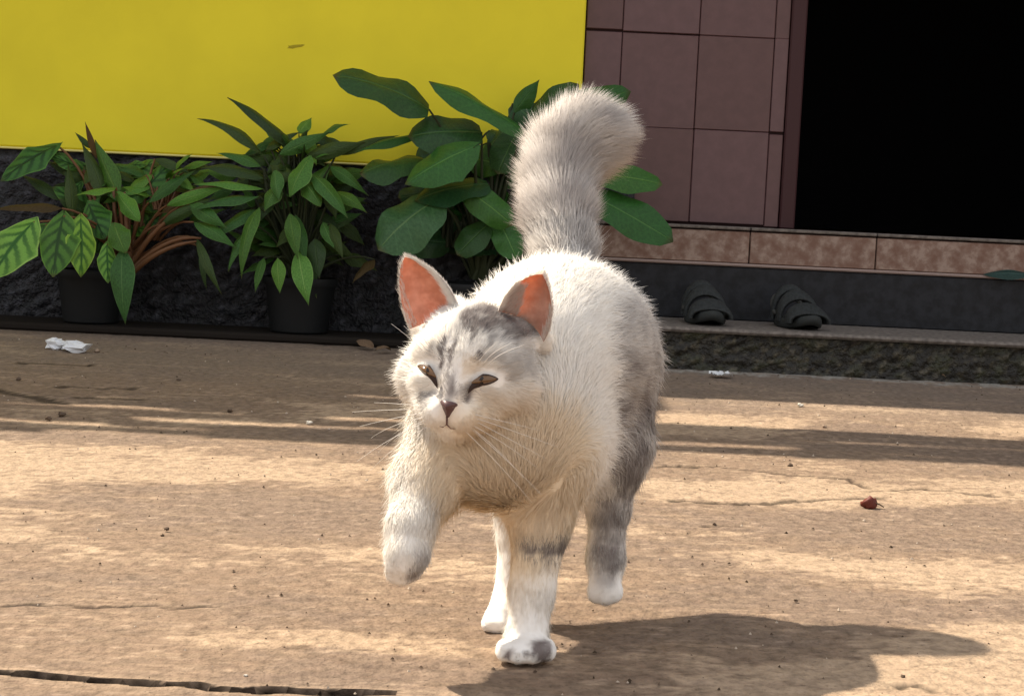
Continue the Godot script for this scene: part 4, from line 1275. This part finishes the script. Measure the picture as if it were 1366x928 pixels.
func grow(first: int, first_i: int, bones: Array, other: Array, is_head: bool) -> void:
	var n := sV.size() - first
	var flow := PackedVector3Array()
	var prm := PackedVector3Array()   # length, lift, density
	flow.resize(n)
	prm.resize(n)
	sC.resize(sV.size())
	var nose := hd(0, -0.016, 0.058)
	for i in n:
		var p := sV[first + i]
		var best := 1e9
		var ds := PackedFloat32Array()
		for b in bones:
			var d := cap_d(p, b)
			ds.append(d)
			best = minf(best, d)
		var fl := Vector3.ZERO
		var pr := Vector3.ZERO
		var ws := 0.0
		for k in bones.size():
			var e := ds[k] - best
			if e < 0.03:
				var w := exp(-e / 0.006)
				var b = bones[k]
				fl += (b[1] - b[0]).normalized() * w
				pr += Vector3(b[4], b[5], b[6]) * w
				ws += w
		pr /= ws
		if is_head:
			fl = (p - nose).normalized() + HB * Vector3(0, -0.35, 0)
			var l := HB.inverse() * (p - HC)
			for e in [Vector3(-0.0225, 0.001, 0.038), Vector3(0.0225, 0.001, 0.038)]:
				var dd: Vector3 = (l - e) / Vector3(0.014, 0.007, 0.02)
				pr.x *= lerpf(0.15, 1.0, smoothstep(0.6, 1.3, dd.length()))
				if dd.length() < 0.62:
					pr.z = 0.0
			if l.distance_to(Vector3(0, -0.022, 0.056)) < 0.007:
				pr.z = 0.0
		elif bones[0] == other[0]:
			pass
		var od := 1e9
		for b in other:
			od = minf(od, cap_d(p, b))
		if od < -0.004:
			pr.z = 0.0
		var nn := sN[first + i]
		fl += Vector3(0, -0.25, 0) if not is_head else Vector3.ZERO
		fl = (fl - nn * fl.dot(nn))
		flow[i] = fl.normalized()
		prm[i] = pr
		sC[first + i] = coat_head(p) if is_head else coat_body(p)
	var carry := 0.0
	var tail_y := 0.335
	for t in range(first_i, sI.size(), 3):
		var a := sI[t]
		var b := sI[t + 1]
		var c := sI[t + 2]
		var area := (sV[b] - sV[a]).cross(sV[c] - sV[a]).length() * 0.5
		carry += area * 2.7 * (prm[a - first].z + prm[b - first].z + prm[c - first].z) / 3.0 * 1000.0
		while carry >= 1.0:
			carry -= 1.0
			var u := rng.randf()
			var v := rng.randf()
			if u + v > 1.0:
				u = 1.0 - u
				v = 1.0 - v
			var w := 1.0 - u - v
			var p := sV[a] * w + sV[b] * u + sV[c] * v
			var nn := (sN[a] * w + sN[b] * u + sN[c] * v).normalized()
			var fl := flow[a - first] * w + flow[b - first] * u + flow[c - first] * v
			var pr := prm[a - first] * w + prm[b - first] * u + prm[c - first] * v
			var jr := Vector3(rng.randf_range(-1, 1), rng.randf_range(-1, 1), rng.randf_range(-1, 1))
			var col := coat_head(p + jr * 0.0016) if is_head else coat_body(p + jr * 0.0045)
			var j := Vector3(n3.get_noise_3dv(p), n3.get_noise_3dv(p + Vector3(3, 0, 0)), n3.get_noise_3dv(p + Vector3(0, 5, 0)))
			fl += j * 0.55 + jr * 0.22
			fl = (fl - nn * fl.dot(nn)).normalized()
			var lift := clampf(pr.y * rng.randf_range(0.45, 1.15), 0.04, 0.95)
			var d0 := (fl * (1.0 - lift) + nn * lift).normalized()
			var d1 := (fl * (1.0 - lift * 0.55) + nn * lift * 0.55 + Vector3(0, -0.12, 0)).normalized()
			var ln := pr.x * rng.randf_range(0.65, 1.2)
			var stray := rng.randf() < 0.06
			if stray:
				ln *= 1.15
				d0 = (d0 + nn * 0.42 + jr * 0.2).normalized()
				d1 = (d1 + nn * 0.45 + jr * 0.25).normalized()
			var tint := rng.randf_range(0.95, 1.02)
			var tip := col.lerp(WHITE, 0.08 if is_head else 0.22)
			if not is_head and p.y > tail_y and p.z < -1.41:
				tip = col.lerp(Color(0.80, 0.73, 0.70), 0.35)
				d1 = (fl * (1.0 - lift * 0.75) + nn * lift * 0.75).normalized()
			var wid := clampf(0.00028 + ln * 0.021, 0.00038, 0.00072)
			if stray:
				wid *= 0.6
			strand(p - nn * 0.001, (nn + jr * (0.22 if is_head else 0.14)).normalized(), d0, d1, ln, wid, col * tint, tip * tint)

func commit_arrays(v: PackedVector3Array, n: PackedVector3Array, c, i: PackedInt32Array) -> ArrayMesh:
	var arr := []
	arr.resize(Mesh.ARRAY_MAX)
	arr[Mesh.ARRAY_VERTEX] = v
	arr[Mesh.ARRAY_NORMAL] = n
	if c != null:
		arr[Mesh.ARRAY_COLOR] = c
	arr[Mesh.ARRAY_INDEX] = i
	var am := ArrayMesh.new()
	am.add_surface_from_arrays(Mesh.PRIMITIVE_TRIANGLES, arr)
	return am

func ear(t: Node3D, O: Vector3, I: Vector3, T: Vector3, bow: Vector2, back: Vector3, deep: float, m_out: Material, m_in: Material) -> void:
	var nu := 13
	var nv := 15
	var Pf := PackedVector3Array()
	var Pb := PackedVector3Array()
	var bd := back.normalized()
	for j in nv:
		var v := float(j) / (nv - 1)
		for i in nu:
			var u := float(i) / (nu - 1) * 2.0 - 1.0
			var wf := pow(maxf(0.0, 1.0 - pow(v, 1.9)), 0.75)
			var c := ((O + I) * 0.5).lerp(T, v)
			var hw := (I - O) * 0.5 * wf
			var bulge := bow.x if u < 0.0 else bow.y
			hw += (I - O).normalized() * bulge * sin(PI * v) * 0.5
			var p := c + hw * u + bd * deep * (1.0 - u * u) * pow(wf, 0.8)
			Pf.append(p)
			Pb.append(p + bd * 0.0016 * (1.0 - pow(absf(u), 6.0)))
	var eo := part("ear", grid_mesh(Pb, nu, nv, bd), m_out, t)
	part("inner_ear", grid_mesh(Pf, nu, nv, -bd), m_in, eo, false)
	# short hair on the back and rim, wisps inside
	var side := (I - O).normalized()
	var upv := (T - (O + I) * 0.5).normalized()
	for q in 1300:
		var j := rng.randi_range(0, nv - 2)
		var i := rng.randi_range(0, nu - 2)
		var f := rng.randf()
		var g := rng.randf()
		var k := j * nu + i
		var p := Pb[k].lerp(Pb[k + 1], f).lerp(Pb[k + nu].lerp(Pb[k + nu + 1], f), g)
		var u := (i + f) / (nu - 1) * 2.0 - 1.0
		var nn := (bd + side * u * 0.6).normalized()
		var d := (upv + nn * 0.25 + Vector3(rng.randf_range(-1, 1), rng.randf_range(-1, 1), rng.randf_range(-1, 1)) * 0.2).normalized()
		strand(p, nn, d, d, rng.randf_range(0.003, 0.005), 0.0005, WHITE * 0.97, WHITE)
	for q in 360:   # rim
		var right := q % 2 == 0
		var j := rng.randf() * (nv - 2)
		var k := int(j)
		var col := nu - 1 if right else 0
		var p := Pf[k * nu + col].lerp(Pf[(k + 1) * nu + col], j - k)
		var sd := side * (1.0 if right else -1.0)
		var d := (upv * 0.9 + sd * 0.35 - bd * 0.15 + Vector3(rng.randf_range(-1, 1), rng.randf_range(-1, 1), rng.randf_range(-1, 1)) * 0.25).normalized()
		strand(p, (sd - bd).normalized(), d, d, rng.randf_range(0.0015, 0.0035), 0.0005, WHITE * 0.9, WHITE)
	var left := O.x < I.x
	for q in 1150:   # a furry band along the inner edge, thinning out over the hollow
		var v := pow(rng.randf(), 1.3) * (0.93 if left else 0.55)
		var u := 1.0 - pow(rng.randf(), 1.6) * (0.5 if left else 0.55) * (1.0 - v * 0.5)
		if rng.randf() < 0.14:
			u = -1.0 + rng.randf() * 0.2
		var fi := clampf((u + 1.0) * 0.5 * (nu - 1), 0.0, nu - 1.001)
		var fj := v * (nv - 1.001)
		var k := int(fj) * nu + int(fi)
		var p := Pf[k].lerp(Pf[k + 1], fi - int(fi)).lerp(Pf[k + nu].lerp(Pf[k + nu + 1], fi - int(fi)), fj - int(fj)) - bd * 0.0004
		var wander := Vector3(rng.randf_range(-1, 1), rng.randf_range(-1, 1), rng.randf_range(-1, 1))
		var d := ((O - I).normalized() * (0.35 if u > 0.0 else -0.2) + upv * 0.85 - bd * 0.28 + wander * 0.22).normalized()
		var tone := WHITE * 0.93 if left else Color(0.62, 0.50, 0.43)
		strand(p, -bd, d, (d + upv * 0.3 + bd * 0.1).normalized(), rng.randf_range(0.004, 0.010), 0.00036, tone * rng.randf_range(0.75, 1.0), tone.lerp(WHITE, 0.5))

# a dome over an almond outline lying on the face: centre in head space, half width, half height, tilt, bulge
func almond(c: Vector3, hw: float, up: float, dn: float, tilt: float, yaw: float, bulge: float, inner: float) -> ArrayMesh:
	var P := PackedVector3Array()
	var b := Basis(Vector3.UP, yaw) * Basis(Vector3.BACK, tilt)
	for r in 6:
		var f := r / 5.0
		for s in 24:
			var a := TAU * s / 24.0
			var x := cos(a)
			var y := sin(a)
			var yy := y * (up if y > 0.0 else dn) * (1.0 - 0.45 * x * x)
			if inner != 0.0:
				yy -= maxf(0.0, x * signf(inner)) * absf(inner) * (1.0 - absf(y) * 0.5)
			var q := Vector3(x * hw * f, yy * f, bulge * (1.0 - f * f))
			var w := c + b * q
			P.append(HC + HB * w)
	return grid_mesh(P, 24, 6, HC, null, true)

func cat() -> void:
	var t := thing("cat", "fluffy white cat with grey patches and raised tail trotting towards the viewer", "cat", Vector3(0.02, 0, -1.3))
	var bb := body_bones()
	var hb := head_bones()
	var i0 := sI.size()
	var f0 := skin(bb, 0.0042, 0.020)
	grow(f0, i0, bb, hb, false)
	i0 = sI.size()
	f0 = skin(hb, 0.0026, 0.012)
	grow(f0, i0, hb, bb, true)
	var sm := mat(Color.WHITE, 0.85, 0.2)
	sm.vertex_color_use_as_albedo = true
	var body := part("body", commit_arrays(sV, sN, sC, sI), sm, t)
	# ears
	var m_in := mat(Color(0.70, 0.52, 0.42), 0.65, 0.3)
	m_in.albedo_texture = ntex(81, 0.05, 256, Color(0.70, 0.58, 0.52), grey(1.0), null, 0.25, 0.75, 4)
	world_map(m_in, Vector3(5, 5, 5))
	m_in.backlight_enabled = true
	m_in.backlight = Color(0.95, 0.70, 0.52)
	m_in.cull_mode = BaseMaterial3D.CULL_DISABLED
	var m_out := mat(Color(0.78, 0.66, 0.58), 0.8, 0.2)
	m_out.backlight_enabled = true
	m_out.backlight = Color(1.0, 0.74, 0.55)
	m_out.cull_mode = BaseMaterial3D.CULL_DISABLED
	ear(t, hd(-0.0515, 0.021, 0.0), hd(-0.015, 0.044, -0.002), hd(-0.063, 0.0755, -0.006), Vector2(0.000, 0.004), HB * Vector3(0.35, 0.1, -1.0), 0.013, m_out, m_in)
	ear(t, hd(0.0555, 0.027, 0.0), hd(0.017, 0.045, -0.002), hd(0.047, 0.0775, -0.008), Vector2(0.004, 0.002), HB * Vector3(0.12, 0.12, -1.0), 0.014, m_out, m_in)
	# eyes, half closed
	var m_rim := mat(Color(0.035, 0.018, 0.014), 0.5, 0.4)
	var m_eye := mat(Color(0.155, 0.082, 0.034), 0.1, 0.5)
	var m_pup := mat(Color(0.012, 0.008, 0.006), 0.1, 0.5)
	for s in [-1.0, 1.0]:
		var c := Vector3(0.0222 * s, 0.0015, 0.0422)
		var ya: float = 0.42 * s
		var e := part("eye", almond(c + Vector3(0, 0, 0.0002), 0.0096, 0.0031, 0.0034, 0.10 * s, ya, 0.0034, 0.0025 * -s), m_eye, t)
		part("eyelid_rim", almond(c + Vector3(-0.0008 * s, -0.0004, -0.0005), 0.0117, 0.0045, 0.0047, 0.10 * s, ya, 0.0030, 0.0105 * -s), m_rim, e, false)
		part("pupil", almond(c + Vector3(-0.0008 * s, -0.0002, 0.0030), 0.0021, 0.0030, 0.0034, 0.0, ya, 0.0010, 0.0), m_pup, e, false)
	# nose and mouth
	var m_nose := mat(Color(0.10, 0.046, 0.044), 0.4, 0.5)
	var P := PackedVector3Array()
	for r in 7:
		var f := r / 6.0
		for q in 20:
			var a := TAU * q / 20.0
			var x := cos(a)
			var y := sin(a)
			var w := 0.0100 * (0.62 + 0.38 * y) * f
			P.append(hd(x * (w if y > -0.2 else w * 1.1), (0.0050 if y > 0 else 0.0088) * y * f - 0.0205, 0.0562 + 0.0030 * (1.0 - f * f * f) - 0.004 * f * absf(x) + 0.0012 * y))
	part("nose", grid_mesh(P, 20, 7, HC, null, true), m_nose, t)
	part("mouth", tube([hd(-0.006, -0.0378, 0.0510), hd(-0.003, -0.0374, 0.0528), hd(0.0, -0.0345, 0.0536), hd(0.0, -0.028, 0.0554), hd(0.0, -0.0345, 0.0538), hd(0.003, -0.0374, 0.0528), hd(0.007, -0.0376, 0.0505)], [0.0002, 0.0004, 0.0007, 0.0009, 0.0007, 0.0004, 0.0002], 5), mat(Color(0.16, 0.09, 0.075), 0.7, 0.2), t)
	# whiskers
	var m_w := mat(Color(0.8, 0.76, 0.7), 0.5, 0.4)
	for s in [-1.0, 1.0]:
		for k in 7:
			var a: Vector3 = hd(s * (0.012 + 0.0012 * (k % 3)), -0.024 - 0.0022 * k, 0.050 - 0.0015 * (k % 3))
			var b: Vector3 = hd(s * (0.040 + 0.004 * (k % 2)), -0.026 - 0.0052 * k, 0.048)
			var c: Vector3 = hd(s * (0.066 + 0.006 * ((k * 3) % 4) - 0.004 * k * 0.5), -0.034 - 0.0095 * k, 0.030 + 0.003 * (k % 3))
			part("whisker", tube(bez(a, b, c, 9), [0.0002, 0.0002, 0.00019, 0.00018, 0.00016, 0.00014, 0.00012, 0.0001, 0.00008], 4), m_w, t)
		for k in 3:
			var a2: Vector3 = hd(s * (0.016 + 0.004 * k), 0.012, 0.040)
			part("whisker", tube(bez(a2, a2 + HB * Vector3(0.006 * s, 0.012, 0.012), a2 + HB * Vector3(s * (0.016 + 0.006 * k), 0.022, 0.008), 7), [0.0002, 0.0002, 0.0002, 0.00018, 0.00016, 0.00013, 0.0001], 4), m_w, t)
	var fm := mat(Color.WHITE, 0.75, 0.25)
	fm.vertex_color_use_as_albedo = true
	fm.backlight_enabled = true
	fm.backlight = Color(0.7, 0.685, 0.66)
	fm.cull_mode = BaseMaterial3D.CULL_DISABLED
	var fur := part("fur", commit_arrays(fV, fN, fC, fI), fm, t)
	fur.set_meta("kind", "stuff")
	print("skin ", sV.size(), " fur strands ", fV.size() / 5)
